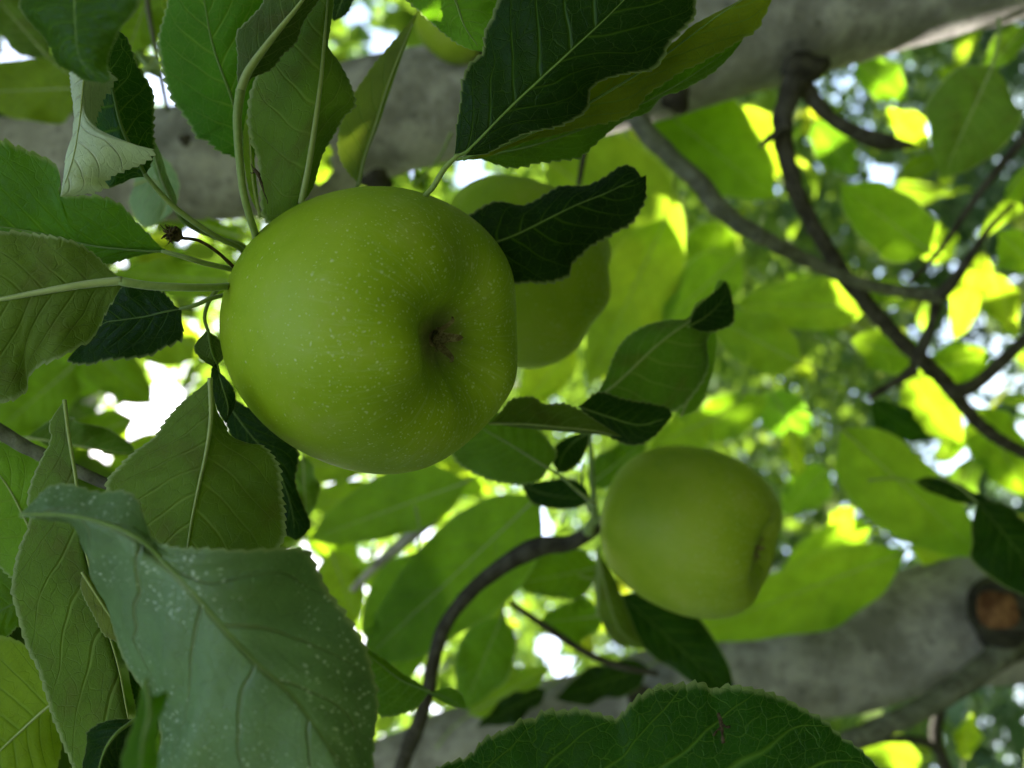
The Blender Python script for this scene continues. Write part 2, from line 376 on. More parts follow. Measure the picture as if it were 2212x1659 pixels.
def leaf(label, z, mid, L, Rr, mat='dark', side='top', pet=None, pr=0.9, teeth=34, ts=1.0, cup=0.10, wave=0.0, sharp=True,
         col=(1, 1, 1), rib=None, group=None, name='apple_leaf', ribr=0.55, seed=None):
    """one leaf from its midrib and its two margins, base first; every point is (x, y[, extra depth in mm])"""
    n = teeth * 5 + 1 if sharp else 30
    m = 8 if sharp else 5
    def ends(c):
        c = list(c)
        if c[0][:2] != mid[0][:2]: c = [mid[0]] + c
        if c[-1][:2] != mid[-1][:2]: c = c + [mid[-1]]
        return c
    Mc = spline(to3(mid, z), n)
    Lc = spline(to3(ends(L), z), n); Rc = spline(to3(ends(Rr), z), n)
    seed = seed if seed is not None else int(abs(mid[0][0] * 7 + mid[0][1] * 3 + z * 1000))
    V, F, ST, FL, nrm = surface(Lc, Mc, Rc, n, m, cup, wave, seed, teeth if sharp else 0, 0.0011 * ts)
    # normals: the upper side of the blade is the front of its faces
    va = np.array(V); fa = np.array(F)
    fn = np.cross(va[fa[:, 1]] - va[fa[:, 0]], va[fa[:, 3]] - va[fa[:, 0]])
    mean = fn.sum(axis=0); view = np.array(CAM) - va.mean(axis=0)
    faces_cam = np.dot(mean, view) > 0
    if faces_cam != (side == 'top'):
        F = [f[::-1] for f in F]; mean = -mean
    root = empty(name, P(mid[0][0], mid[0][1], z + (mid[0][2] / 1000 if len(mid[0]) > 2 else 0)), label, 'leaf', group)
    b = mesh_obj('blade', V, F, M[mat], root, uvs={'st': ST, 'flat': FL})
    b.color = (*col, 1)
    mean = mean / (np.linalg.norm(mean) + 1e-9)
    pr_ = pr / 1150.0
    c2 = Mc[:int(n * 0.93):max(1, n // 24)]
    r0 = pr_ * 0.95
    rr = [r0 * ribr * (1 - i / len(c2)) ** 0.8 + 0.00006 for i in range(len(c2))]
    c2 = [c2[i] - mean * rr[i] * 0.75 for i in range(len(c2))]
    v, f = tube(c2, rr, sides=8, n=len(c2) * 2)
    mesh_obj('midrib', v, f, M[rib or ('rib' if side == 'under' else 'rib_dark')], root)
    if pet:
        pp = [Mc[min(2, n - 1)] - mean * rr[0] * 0.75] + [np.array(q) for q in to3(pet, z)]
        v, f = tube(pp, [rr[0] * 1.02, r0 * 0.85, r0 * 0.8, r0 * 0.85, r0 * 1.15], sides=10, n=30)
        mesh_obj('petiole', v, f, M['stalk'], root)
    return root

def oval(label, z, base, tip, wl, wr, mat='bright', side='under', dz=0, bend=0, tl=0, trr=0, col=(1, 1, 1), group=None, pet=None,
         sharp=False, cup=0.16, wave=0.0045, rib=None, pr=0.9):
    """a leaf of ordinary ovate outline between two photo positions"""
    bx, by = base; tx, ty = tip
    dx, dy = tx - bx, ty - by; ln = math.hypot(dx, dy); px, py = -dy / ln, dx / ln
    mid, L, Rr = [], [], []
    for i in range(9):
        s = i / 8
        o = bend * math.sin(math.pi * s)
        cx, cy = bx + dx * s + px * o, by + dy * s + py * o
        zz = dz * s
        mid.append((cx, cy, zz))
        f = math.sin(math.pi * s ** 0.78) ** 0.75 if 0 < s < 1 else 0
        L.append((cx + px * wl * f, cy + py * wl * f, zz + tl * f)); Rr.append((cx - px * wr * f, cy - py * wr * f, zz + trr * f))
    if pet is None:
        pet = [(bx - dx / ln * 45 + px * 8, by - dy / ln * 45 + py * 8, 2), (bx - dx / ln * 95 + px * 28, by - dy / ln * 95 + py * 28, 6)]
    return leaf(label, z, mid, L, Rr, mat, side, pet, pr, 30, 1.0, cup, wave, sharp, col, rib, group)

# ------------------------------------------------------------------ near leaves, traced one by one
leaf('dark green blurred leaf hanging from the top edge at upper left', 0.150,
     [(160, -60), (163, 60), (175, 130), (225, 180)],
     [(60, -20, 8), (80, 45, 8), (100, 97, 6), (115, 132, 5), (146, 156, 3), (180, 172, 2)],
     [(320, -10, -4), (288, 31, -4), (257, 63, -3), (226, 104, -2), (228, 140), (240, 170)], 'mid', 'top', wave=.002, col=(.75, .8, .9))
leaf('dark leaf with netted veins beside the pale curled leaf, upper left', 0.197,
     [(314, 382), (287, 330, -2), (260, 271, -3), (243, 200, -3), (228, 139, -2), (236, 90), (255, 66)],
     [(284, 386), (257, 398), (225, 404), (200, 390, 6), (185, 330, 9), (180, 262, 9), (190, 190, 9), (212, 120, 6)],
     [(330, 340, 3), (335, 306, 4), (330, 264, 5), (331, 236, 5), (321, 194, 5), (295, 132, 4), (274, 83, 2)], 'retic', 'top',
     pet=[(340, 410), (380, 450, 2), (430, 487, 4), (480, 518, 8), (522, 540, 14), (545, 590, 28)], pr=1.05, teeth=20, wave=.0012, cup=.05, ts=.8)
leaf('pale downy leaf curled over the netted dark leaf, showing its whitish underside', 0.184,
     [(185, 130, 3), (178, 210), (170, 280, -1), (156, 350, -1), (130, 425, 1)],
     [(155, 150, 6), (157, 200, 5), (163, 240, 4), (153, 300, 4), (143, 360, 4)],
     [(245, 165, 8), (222, 215, 6), (208, 265, 2), (230, 290), (262, 302, -2), (292, 312, -3), (322, 322, -2), (305, 350, 1), (265, 368, 2), (228, 387, 3), (222, 408, 3), (175, 420, 3)],
     'downy', 'under', teeth=34, cup=.18, wave=.001, ts=1.3, pr=.5, ribr=.4)
leaf('bright green leaf at the left edge whose base joins the stalks', 0.203,
     [(356, 543), (297, 541), (194, 530), (104, 508), (0, 490), (-130, 480)],
     [(325, 510, -1), (295, 479, -2), (264, 444, -3), (222, 426, -4), (171, 423, -4), (132, 420, -4), (128, 385, -5), (111, 357, -5), (80, 340, -5), (35, 319, -5), (0, 304, -5), (-90, 330, -3)],
     [(295, 553, 2), (232, 572, 5), (150, 595, 9), (60, 610, 12), (-60, 590, 12)], 'mid', 'top', col=(.95, 1.15, .8),
     pet=[(400, 556, 0), (440, 568, 2), (500, 582, 8), (545, 600, 30)], pr=1.0, teeth=26, wave=.001)
leaf('olive leaf underside with a thick pale midrib running off the left edge', 0.181,
     [(268, 606), (205, 612, -1), (139, 622, -2), (60, 636, -2), (0, 647, -2), (-120, 662)],
     [(235, 582, 1), (200, 548, 2), (150, 520, 2), (60, 505, 1), (0, 503), (-80, 525)],
     [(250, 640), (230, 668, 1), (210, 710, 3), (195, 735, 4), (172, 748, 4), (137, 771, 4), (97, 786, 5), (66, 808, 6), (59, 823, 7), (57, 842, 9), (35, 859, 9), (0, 868, 9), (-80, 850, 7)],
     'olive', 'under', pet=[(320, 617, 1), (380, 620, 3), (440, 621, 7), (492, 618, 14), (545, 608, 42)], pr=1.35, ribr=.85, teeth=24, wave=.0015, ts=.8)
leaf('small dark green leaf tucked under the olive leaf, its tip torn and curled', 0.206,
     [(392, 667), (350, 675), (312, 684, 1), (257, 692, 1), (222, 700, 2), (176, 742, 5)],
     [(378, 661), (361, 642, 2), (337, 627, 3), (278, 621, 4), (225, 650, 5)],
     [(393, 694), (396, 722, 2), (382, 739, 3), (347, 753, 3), (309, 768, 3), (260, 774, 4), (222, 777, 5), (203, 786, 7), (180, 785, 9), (158, 783, 11), (146, 776, 11)], 'dark', 'top', col=(.9, .95, .9),
     pet=[(420, 660, 0), (455, 645, 2), (490, 636, 9), (545, 618, 26)], pr=.85, teeth=18, wave=.0012)
leaf('small twisted leaf hanging beside the left rim of the largest apple', 0.209,
     [(447, 712), (455, 760, 1), (468, 790, 2), (478, 830), (492, 880), (487, 915, 2)],
     [(420, 750), (438, 778), (470, 800), (503, 838), (508, 875, 2)],
     [(478, 740, 3), (482, 775, 3), (458, 795, 1), (458, 840, 0), (468, 880, 1)], 'dark', 'top',
     pet=[(442, 690), (446, 665, 1), (458, 640, 2), (482, 620, 6), (545, 612, 26)], pr=.8, teeth=16, cup=.05, ts=.6)
leaf('broad wedge shaped olive leaf underside below left of the largest apple', 0.184,
     [(455, 816), (457, 900), (447, 975), (428, 1060), (408, 1165), (395, 1290)],
     [(440, 830, 1), (424, 844, 1), (385, 878, 3), (358, 910, 4), (338, 940, 5), (319, 957, 6), (299, 972, 6), (278, 993, 7), (264, 1010, 7), (240, 1031, 8), (228, 1060, 8), (215, 1130, 8), (270, 1230, 6)],
     [(467, 882, 3), (486, 919, 5), (496, 941, 6), (531, 958, 7), (562, 963, 8), (590, 986, 9), (608, 1017, 9), (612, 1080, 9), (615, 1125, 8), (610, 1170, 6), (540, 1250, 4)],
     'olive', 'under', pr=1.0, ribr=.6, teeth=38, wave=.0016, cup=.06, ts=.9, col=(.9, .95, .95))
leaf('large bluish green leaf with white specks filling the lower left foreground', 0.143,
     [(42, 1113, 4), (130, 1113, 3), (220, 1130, 1), (300, 1165, 0), (350, 1212), (405, 1265, -1), (480, 1352, -2), (555, 1432, -2), (625, 1495, -1), (700, 1600), (760, 1720, 2)],
     [(75, 1072, 10), (100, 1052, 10), (150, 1052, 9), (205, 1066, 8), (262, 1062, 7), (292, 1078, 6), (312, 1120, 4), (342, 1158, 3), (400, 1166, 3), (480, 1166, 4), (560, 1181, 5), (622, 1188, 7), (655, 1202, 9), (670, 1240, 9), (700, 1290, 9), (742, 1335, 9), (782, 1392, 9), (803, 1455, 9), (815, 1530, 9), (806, 1600, 9), (795, 1700, 6)],
     [(90, 1123, 4), (185, 1138, 10), (178, 1190, 22), (186, 1250, 28), (235, 1308, 27), (288, 1370, 24), (318, 1440, 20), (338, 1530, 17), (346, 1600, 16), (350, 1720, 12)],
     'sky_sheen', 'top', teeth=44, wave=.003, cup=.13, ts=.8, pr=1.0)
leaf('long olive leaf underside with a curled pointed tip at the left', 0.190,
     [(139, 864), (150, 950, 1), (164, 1035), (172, 1110), (188, 1200), (222, 1325, 1), (256, 1440, 2), (278, 1555, 3), (305, 1655, 4), (320, 1750, 5)],
     [(108, 912, 3), (111, 950, 3), (90, 993, 4), (70, 1040, 5), (62, 1083, 5), (66, 1128, 5), (46, 1173, 5), (31, 1222, 5), (26, 1277, 5), (38, 1326, 5), (52, 1378, 5), (62, 1406, 5), (83, 1447, 5), (100, 1503, 5), (118, 1560, 5), (150, 1640, 6), (190, 1730, 6)],
     [(145, 900, 6), (146, 945, 9), (152, 1035, 11), (158, 1110, 12), (170, 1200, 13), (205, 1325, 13), (240, 1440, 13), (262, 1555, 12), (290, 1655, 10)],
     'olive', 'under', teeth=44, wave=.0014, ts=.6, cup=.08, pr=.9, col=(.95, 1.05, .95))
leaf('light green leaf with a folded edge in the bottom left corner', 0.215,
     [(150, 1500), (104, 1527), (50, 1575), (-10, 1632), (-90, 1720)],
     [(110, 1440, 2), (60, 1395, 3), (0, 1372, 4), (-80, 1400, 4), (-150, 1550, 2)],
     [(140, 1535, 3), (134, 1585, 5), (128, 1650, 6), (110, 1725, 7), (20, 1800, 5)], 'bright', 'under', teeth=30, wave=.001, cup=.08, rib='rib', ts=.7)
leaf('green leaf at the left edge behind the curled pointed leaf', 0.215,
     [(120, 1240), (60, 1130, -1), (10, 1040), (-70, 950)],
     [(40, 1250, 1), (-20, 1210, 2), (-80, 1110, 2)], [(125, 1120, 2), (98, 1020, 2), (52, 978, 2), (0, 955, 2)], 'mid', 'under', teeth=24, wave=.001, col=(1.1, 1.3, .9))
leaf('dull green leaf at the left edge above the light green corner leaf', 0.225,
     [(85, 1275), (0, 1320), (-90, 1370)], [(60, 1330, 2), (0, 1385, 2), (-60, 1410, 2)], [(50, 1225, 1), (0, 1220, 1), (-60, 1260, 1)], 'mid', 'top', teeth=22, wave=.001, ts=.7)
leaf('small brownish leaf wedged between the long olive leaf and the bluish leaf', 0.180,
     [(178, 1235), (232, 1320), (272, 1380), (312, 1432), (345, 1475)],
     [(176, 1275, 2), (203, 1330, 2), (225, 1370, 2), (252, 1386, 2), (265, 1395, 2), (270, 1425, 2), (295, 1447, 2)],
     [(250, 1290, 3), (300, 1340, 3), (330, 1400, 2)], 'olive', 'under', teeth=26, ts=.6, col=(1.15, .95, 1.1), pr=.6)
leaf('dark green leaf sliver beside the narrow bright gap, lower left', 0.200,
     [(276, 1435), (310, 1475), (332, 1530), (330, 1610)], [(283, 1480, 1), (294, 1530, 2), (297, 1580, 3)], [(330, 1452), (347, 1500), (347, 1560)], 'dark', 'top', teeth=18, ts=.6)
leaf('dark curled leaf tip at the bottom edge under the bright gap', 0.172,
     [(294, 1552, 4), (245, 1590), (218, 1640), (205, 1720)], [(240, 1557, 4), (203, 1571, 6), (180, 1598, 8), (178, 1640, 8), (184, 1700, 6)],
     [(292, 1590, 4), (276, 1630, 5), (285, 1700, 5)], 'dark', 'top', teeth=14, wave=.001, ts=.9, col=(.9, 1, 1.2))
leaf('small blurred greyish leaf tip close to the lens at the bottom', 0.118,
     [(312, 1468), (322, 1540, -2), (308, 1605), (300, 1740)], [(298, 1520, 4), (290, 1560, 5), (272, 1620, 6), (274, 1700, 6)],
     [(330, 1502, 2), (354, 1494, 3), (362, 1515, 4), (345, 1545, 5), (338, 1600, 6), (330, 1700, 6)], 'mid', 'top', teeth=12, wave=.001, col=(1.3, 1.3, 1.6))
leaf('very dark leaf showing below the largest apple next to the wedge shaped leaf', 0.236,
     [(470, 840), (530, 925, 1), (590, 1000, 2), (625, 1080, 2), (640, 1168, 2)],
     [(478, 880, 2), (490, 925, 3), (520, 975, 4), (570, 1010, 4), (590, 1060, 4), (605, 1140, 3)],
     [(560, 895, 1), (620, 942, 1), (640, 985, 2), (638, 1040, 3), (655, 1090, 4), (671, 1130, 4), (660, 1153, 3)], 'dark', 'top', teeth=26, wave=.0012, col=(.7, .8, 1.0), ts=.8)
leaf('broad deep green leaf with toothed left margin at the top, left of the stalk', 0.226,
     [(545, 365), (505, 225, -2), (462, 105, -2), (441, 0), (425, -90)],
     [(505, 338, 1), (478, 328, 1), (445, 302, 2), (423, 296, 2), (408, 270, 2), (390, 240, 3), (378, 222, 3), (370, 195, 4), (355, 146, 4), (348, 105, 4), (349, 80, 4), (355, 50, 4), (358, 20, 4), (361, -10, 3), (380, -70, 2)],
     [(565, 260, 2), (580, 120, 3), (575, 0, 3), (520, -70, 2)], 'mid', 'under', col=(.48, .82, .5), teeth=30, wave=.002, ts=1.1, rib='rib_dark')
leaf('dark grey green folded leaf on a long bent stalk at the top', 0.188,
     [(521, 203), (540, 155, -1), (590, 85, -1), (650, 8), (700, -70, 2)],
     [(513, 170, 1), (512, 120, 3), (513, 78, 4), (541, 52, 5), (565, 10, 6), (580, -30, 6), (640, -95, 4)],
     [(541, 173, 2), (590, 148, 4), (618, 106, 4), (646, 64, 4), (672, 28, 4), (700, -20, 3)], 'olive', 'under', col=(.55, .60, .75),
     pet=[(513, 245), (514, 300), (519, 360, 1), (526, 416, 2), (540, 470, 5), (552, 510, 12), (556, 560, 32)], pr=1.35, ribr=.9, teeth=22, ts=.7, wave=.0012)
leaf('olive leaf underside rising from behind the largest apple to the top edge', 0.200,
     [(652, 440, 6), (666, 370, 2), (680, 280), (694, 174), (701, 90), (708, 0), (712, -90, 2)],
     [(620, 480, 9), (585, 480, 9), (568, 462, 8), (560, 400, 6), (555, 340, 5), (541, 296, 4), (538, 236, 4), (548, 185, 4), (570, 130, 5), (610, 60, 5), (645, 0, 5), (665, -70, 4)],
     [(668, 420, 5), (679, 395, 4), (696, 333, 5), (716, 298, 6), (743, 257, 7), (766, 236, 7), (765, 208, 7), (750, 167, 7), (727, 125, 6), (708, 100, 5), (714, 50, 6), (722, -20, 4)],
     'olive', 'under', teeth=34, wave=.0012, pr=1.2, ribr=.8, ts=.8, col=(.92, 1.02, 1.0))
leaf('narrow light green leaf seen edge on between two stalks at the top', 0.214,
     [(562, 470), (548, 400), (541, 320), (536, 235)], [(540, 420, 1), (529, 360, 2), (526, 300, 2), (529, 262, 1)], [(558, 430, 2), (552, 370, 3), (545, 300, 2)], 'bright', 'under', teeth=16, ts=.8, col=(.9, .95, 1))
leaf('dark leaf corner at the top edge beside the bright gap', 0.235,
     [(752, -70), (742, -10), (722, 46)], [(705, -30), (712, 10), (716, 35)], [(790, -50), (764, 0), (748, 30)], 'dark', 'top', teeth=14)
leaf('slender folded pale green leaf hanging in front of the grey limb', 0.245,
     [(774, 396), (785, 345), (810, 270), (835, 190), (870, 100), (905, 22)],
     [(752, 372, 4), (733, 338, 7), (731, 300, 7), (737, 266, 6), (757, 217, 5), (787, 170, 4), (820, 125, 3), (862, 75, 1)],
     [(782, 372, 6), (795, 325, 13), (815, 268, 16), (838, 190, 16), (872, 102, 8)], 'bright', 'under', col=(.75, .72, 1.3), teeth=24, ts=.7,
     pet=[(768, 415, 4), (762, 440, 12), (740, 480, 25)], pr=1.0)
leaf('bright green leaf hanging from the top edge left of the large dark leaf', 0.208,
     [(955, -70), (985, 5), (1005, 60), (1042, 112)], [(870, -25, 3), (890, 10, 3), (905, 25, 3), (921, 44, 2), (956, 67, 2), (991, 94, 1), (1015, 106)],
     [(1090, -25, 3), (1076, 10, 3), (1062, 38, 2), (1052, 80, 1)], 'mid', 'under', col=(.9, 1.25, .8), teeth=20, wave=.001, rib='rib_dark')
leaf('large dark green leaf with toothed margin at the top centre', 0.192,
     [(982, 335, 2), (1012, 323, 1), (1105, 229), (1209, 132, -1), (1303, 45), (1348, 0, 1), (1430, -80, 3)],
     [(984, 312, 2), (987, 271, 3), (996, 222, 4), (1001, 180, 4), (1018, 142, 5), (1043, 115, 5), (1046, 62, 6), (1062, 34, 6), (1076, 0, 6), (1130, -60, 6), (1270, -110, 5)],
     [(1043, 333, 2), (1088, 312, 2), (1123, 295, 3), (1164, 285, 3), (1206, 274, 4), (1255, 246, 4), (1272, 222, 4), (1275, 191, 4), (1303, 170, 5), (1362, 156, 5), (1411, 149, 6), (1435, 121, 6), (1440, 101, 7), (1458, 83, 7), (1493, 45, 8), (1500, 25, 8), (1492, -20, 7)],
     'dark', 'top', pet=[(960, 365, 3), (935, 405, 5), (915, 430, 9), (870, 520, 20)], pr=1.0, teeth=32, wave=.0016, ts=.9, col=(.95, .95, .8))
leaf('yellowish olive leaf under the large dark leaf, reaching toward the grey limb', 0.203,
     [(1000, 345), (1120, 300), (1250, 235), (1400, 145), (1550, 35), (1668, -40)],
     [(1080, 280, 2), (1200, 205, 2), (1330, 125, 3), (1444, 97, 3), (1500, 52, 4), (1597, 0, 4), (1640, -25, 2)],
     [(1043, 342, 1), (1123, 312, 2), (1200, 290, 3), (1260, 272, 3), (1340, 256, 4), (1373, 236, 4), (1400, 201, 5), (1425, 185, 5), (1468, 155, 5), (1500, 142, 5), (1560, 110, 5), (1610, 78, 5), (1634, 62, 4), (1652, 30, 3), (1665, 0, 2)],
     'bright', 'under', col=(.80, .68, .4), rib='rib_dark', teeth=32, wave=.0012, ts=.8)
leaf('mid green leaf lowest of the overlapping top leaves', 0.212,
     [(985, 345), (1150, 315), (1300, 262), (1450, 190), (1604, 88)],
     [(1150, 275, 1), (1300, 205, 2), (1450, 125, 2), (1560, 80, 1)],
     [(1025, 340), (1081, 357, 2), (1116, 361, 3), (1157, 352, 3), (1210, 345, 4), (1254, 337, 4), (1292, 305, 5), (1345, 262, 5), (1397, 243, 6), (1428, 208, 6), (1470, 195, 5), (1535, 160, 4), (1574, 125, 2)], 'mid', 'top', col=(.85, .95, .7), teeth=30, wave=.001)
leaf('dark green leaf lying across the half hidden apple', 0.232,
     [(1015, 552), (1064, 526), (1123, 503, -1), (1234, 448, -1), (1303, 420), (1350, 398), (1396, 378)],
     [(995, 510, 3), (1004, 478, 4), (1025, 458, 4), (1057, 441, 4), (1081, 437, 4), (1126, 444, 4), (1154, 434, 4), (1189, 413, 4), (1216, 401, 4), (1269, 399, 4), (1303, 385, 4), (1338, 363, 4), (1357, 359, 4), (1375, 369, 3), (1386, 383, 1)],
     [(1050, 580, 3), (1080, 600, 4), (1110, 612, 5), (1144, 610, 5), (1171, 613, 5), (1209, 606, 5), (1230, 594, 5), (1236, 570, 5), (1262, 545, 5), (1282, 528, 5), (1331, 500, 4), (1362, 483, 4), (1382, 455, 3), (1394, 424, 2)],
     'dark', 'top', teeth=28, wave=.0012, ts=.9, col=(.55, .62, .55))
leaf('tall curled leaf with a dark folded tip, above the blurred lower apple', 0.275,
     [(1285, 862), (1335, 825, -1), (1420, 745, -2), (1488, 695, 0), (1540, 662, 4), (1575, 612, 8)],
     [(1310, 812, 3), (1338, 748, 5), (1390, 706, 7), (1440, 692, 7), (1482, 688, 6), (1500, 658, 6), (1538, 637, 6), (1555, 606, 8)],
     [(1330, 884, 3), (1400, 900, 5), (1470, 882, 7), (1508, 830, 8), (1530, 780, 9), (1533, 728, 9), (1562, 708, 8), (1583, 698, 8), (1584, 650, 9)], 'olive', 'under', col=(.7, .95, .7), teeth=26, wave=.002)
leaf('dark serrated leaf flap at the tip of the tall curled leaf', 0.272,
     [(1488, 706), (1530, 680, 1), (1562, 645, 2), (1568, 606, 2)], [(1500, 672), (1522, 648), (1545, 630)], [(1520, 716, 1), (1560, 710, 2), (1584, 692, 3), (1582, 650, 3)], 'dark', 'top', teeth=12)
leaf('flat brownish olive leaf seen almost edge on below the half hidden apple', 0.250,
     [(1055, 915), (1130, 916), (1200, 922), (1280, 930), (1345, 944)],
     [(1082, 890, 2), (1105, 864, 4), (1150, 858, 5), (1175, 873, 5), (1216, 873, 5), (1250, 885, 4), (1292, 912, 2)],
     [(1130, 924, 3), (1200, 931, 4), (1280, 938, 3)], 'olive', 'under', col=(.75, .75, .9), teeth=24, ts=.8)
leaf('dark green leaf under the tall curled leaf, its lower edge browned', 0.262,
     [(1250, 878), (1320, 902), (1385, 918), (1452, 898)], [(1295, 848, 3), (1345, 862, 5), (1400, 872, 5), (1440, 880, 3)], [(1285, 922, 3), (1330, 950, 5), (1370, 962, 5), (1415, 940, 3)], 'dark', 'top', teeth=16, wave=.001)
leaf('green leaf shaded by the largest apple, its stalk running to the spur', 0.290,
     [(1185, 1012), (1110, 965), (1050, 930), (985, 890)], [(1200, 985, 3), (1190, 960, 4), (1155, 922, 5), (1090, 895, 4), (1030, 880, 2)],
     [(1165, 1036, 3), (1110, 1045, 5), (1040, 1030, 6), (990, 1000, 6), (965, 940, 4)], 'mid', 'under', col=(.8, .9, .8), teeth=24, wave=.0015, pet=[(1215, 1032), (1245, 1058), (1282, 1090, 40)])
leaf('dark leaf patch behind the stalks left of the blurred lower apple', 0.340,
     [(1125, 1045), (1180, 1068), (1275, 1080)], [(1170, 1040), (1230, 1035), (1265, 1055)], [(1150, 1085), (1200, 1098), (1250, 1095)], 'dark', 'top', teeth=18, col=(.7, .8, .7))
bottom_leaf = leaf('large dark green leaf with netted veins and a brown scar at the bottom edge', 0.176,
     [(880, 1750), (1100, 1745), (1300, 1738), (1500, 1726), (1750, 1712), (1930, 1700)],
     [(945, 1662, 5), (1011, 1638, 6), (1039, 1607, 7), (1063, 1593, 7), (1102, 1576, 7), (1130, 1560, 8), (1154, 1558, 8), (1175, 1541, 8), (1210, 1538, 8), (1255, 1531, 8), (1296, 1538, 8), (1331, 1545, 8), (1362, 1513, 8), (1393, 1493, 9), (1428, 1480, 9), (1479, 1480, 9), (1513, 1476, 9), (1541, 1490, 9), (1576, 1482, 9), (1621, 1488, 8), (1692, 1510, 8), (1746, 1540, 7), (1785, 1562, 6), (1815, 1593, 5), (1850, 1614, 4), (1892, 1655, 2)],
     [(1000, 1810, 5), (1200, 1860, 8), (1500, 1880, 8), (1750, 1800, 5)], 'retic', 'top', teeth=46, wave=.0014, ts=1.0, col=(.9, 1.0, .85), cup=.14)
leaf('green leaf wedge pointing right from behind the bluish leaf', 0.262,
     [(930, 1495), (870, 1472), (820, 1435), (765, 1390)], [(904, 1475, 1), (869, 1454, 2), (828, 1423, 3), (790, 1400, 3)],
     [(921, 1503, 1), (904, 1524, 2), (887, 1534, 3), (841, 1548, 4), (810, 1535, 4), (785, 1470, 3)], 'mid', 'top', col=(.8, .9, .7), teeth=18, pr=.8)
leaf('tiny green leaf lobe at the foot of the arching twig', 0.264,
     [(926, 1497), (960, 1505), (1008, 1532)], [(950, 1489), (975, 1486), (997, 1500)], [(950, 1513, 1), (980, 1526, 1)], 'mid', 'top', col=(.85, .95, .8), teeth=8, ts=.6, pr=.7)
leaf('downy stalk and narrow leaf standing behind the netted dark leaf', 0.222,
     [(376, 452), (350, 395), (330, 330), (300, 250)], [(358, 425), (338, 380), (322, 330)], [(382, 430, 3), (362, 380, 4), (342, 320, 3)], 'downy', 'under', pet=[(395, 475), (430, 498, 3), (480, 518, 7), (530, 535, 12), (550, 590, 18)], pr=1.1, teeth=14, ts=.3, col=(.6, .75, .4))
leaf('greyish green leaf blurred behind the leaf stalks at upper left', 0.30,
     [(290, 400), (330, 390), (362, 420), (345, 480)], [(300, 350), (350, 340), (385, 390), (375, 450)], [(280, 440), (300, 480), (320, 490)], 'downy', 'under', teeth=10, col=(.45, .6, .5))

# ------------------------------------------------------------------ blurred leaves at mid distance
G = 'out of focus leaves around the apples'
B = lambda label, z, base, tip, wl, wr, **k: oval(label, z, base, tip, wl, wr, group=G, **k)
B('yellow green blurred leaf at the left edge above the grey limb', .40, (185, 190), (-60, 200), 72, 72, dz=10)
B('grey green blurred leaf in the top left corner', .38, (105, 125), (-40, -40), 50, 50, mat='olive', col=(.9, 1, .9))
B('bright green blurred leaf behind the netted dark leaf near the top', .36, (335, -40), (262, 150), 85, 48, col=(.9, 1, .8))
B('small pale leaf tip left of the sky gap near the top', .30, (340, 118), (300, 172), 20, 22, mat='downy', col=(.8, .9, .7))
B('wide blurred green leaf below the largest apple', .42, (1010, 1040), (668, 1165), 78, 62, dz=20, col=(.75, .9, .8))
B('very large blurred green leaf filling the lower centre', .39, (1165, 1070), (772, 1440), 95, 120, dz=25, col=(.72, .9, .7), cup=.06)
B('blurred green leaf hanging left of the arching twig', .41, (905, 1190), (840, 1500), 90, 80, dz=10, col=(.62, .8, .6))
B('light green blurred leaf right of the bluish foreground leaf', .50, (715, 1190), (770, 1345), 55, 45, col=(1.2, 1.2, 1))
B('dull green blurred leaf under the bend of the arching twig', .46, (1085, 1330), (1000, 1535), 62, 62, mat='mid', col=(.8, 1, .9))
B('dark olive blurred leaf left of the blurred lower apple', .45, (1295, 1225), (1115, 1262), 60, 55, mat='mid', col=(.8, .9, .6))
B('rounded olive blurred leaf below the thin green stalk', .43, (1305, 1330), (1165, 1345), 42, 50, mat='mid', col=(.9, 1.1, .6))
B('dark green blurred leaf under the blurred lower apple', .41, (1340, 1285), (1590, 1510), 52, 78, mat='dark', side='top', col=(.9, 1.0, .7))
leaf('narrow twisted olive leaf hanging under the blurred lower apple', .39, [(1292, 1195), (1308, 1270), (1338, 1360), (1392, 1400)], [(1284, 1240, 4), (1290, 1320, 4), (1330, 1390, 4)], [(1325, 1240, 4), (1348, 1300, 4), (1372, 1360, 4)], 'olive', 'under', sharp=False, col=(.9, .9, .6))
B('bright green blurred leaf between the blurred lower apple and the lower limb', .54, (1960, 1190), (1470, 1375), 62, 92, dz=-20, col=(.85, 1, .9))
B('large blurred leaf hanging from the spur twig at right', .46, (1815, 925), (2125, 1205), 105, 75, dz=30, mat='bright', col=(.72, .85, .9))
B('dark blurred leaf at the right edge above the sawn stub', .40, (2112, 1085), (2290, 1300), 85, 60, mat='dark', side='top', col=(.9, 1, .8))
B('dark narrow blurred leaf crossing a bright gap near the right edge', .42, (1975, 1040), (2160, 1100), 14, 26, mat='dark', side='top', col=(.8, .9, .8))
B('olive green blurred leaf left of the small spur twigs', .60, (1600, 550), (1425, 705), 62, 66, mat='mid', col=(1.1, 1.2, .9))
B('blurred green leaf pointing up left behind the tall curled leaf', .50, (1730, 785), (1530, 680), 62, 62, mat='bright', col=(.75, .85, .9))
B('light green blurred leaf left of the dark curved branch', .52, (1880, 662), (1588, 655), 60, 55, mat='bright', col=(.85, .95, 1))
B('olive blurred leaf in the notch right of the dark curved branch', .52, (2010, 545), (1815, 400), 75, 75, mat='mid', col=(1.1, 1.2, .8))
B('grey green blurred leaf underside at upper right', .43, (2145, 140), (2035, 385), 92, 100, mat='olive', col=(1.0, 1.1, 1.15), rib='rib', pr=1.2)
B('large olive blurred leaf under the upper limb', .56, (1400, 215), (1675, 430), 90, 115, mat='mid', col=(1.15, 1.2, .8))
B('broad yellowish blurred leaf right of the dark leaf on the second apple', .62, (1180, 345), (1480, 560), 95, 150, mat='bright', col=(.75, .8, 1))
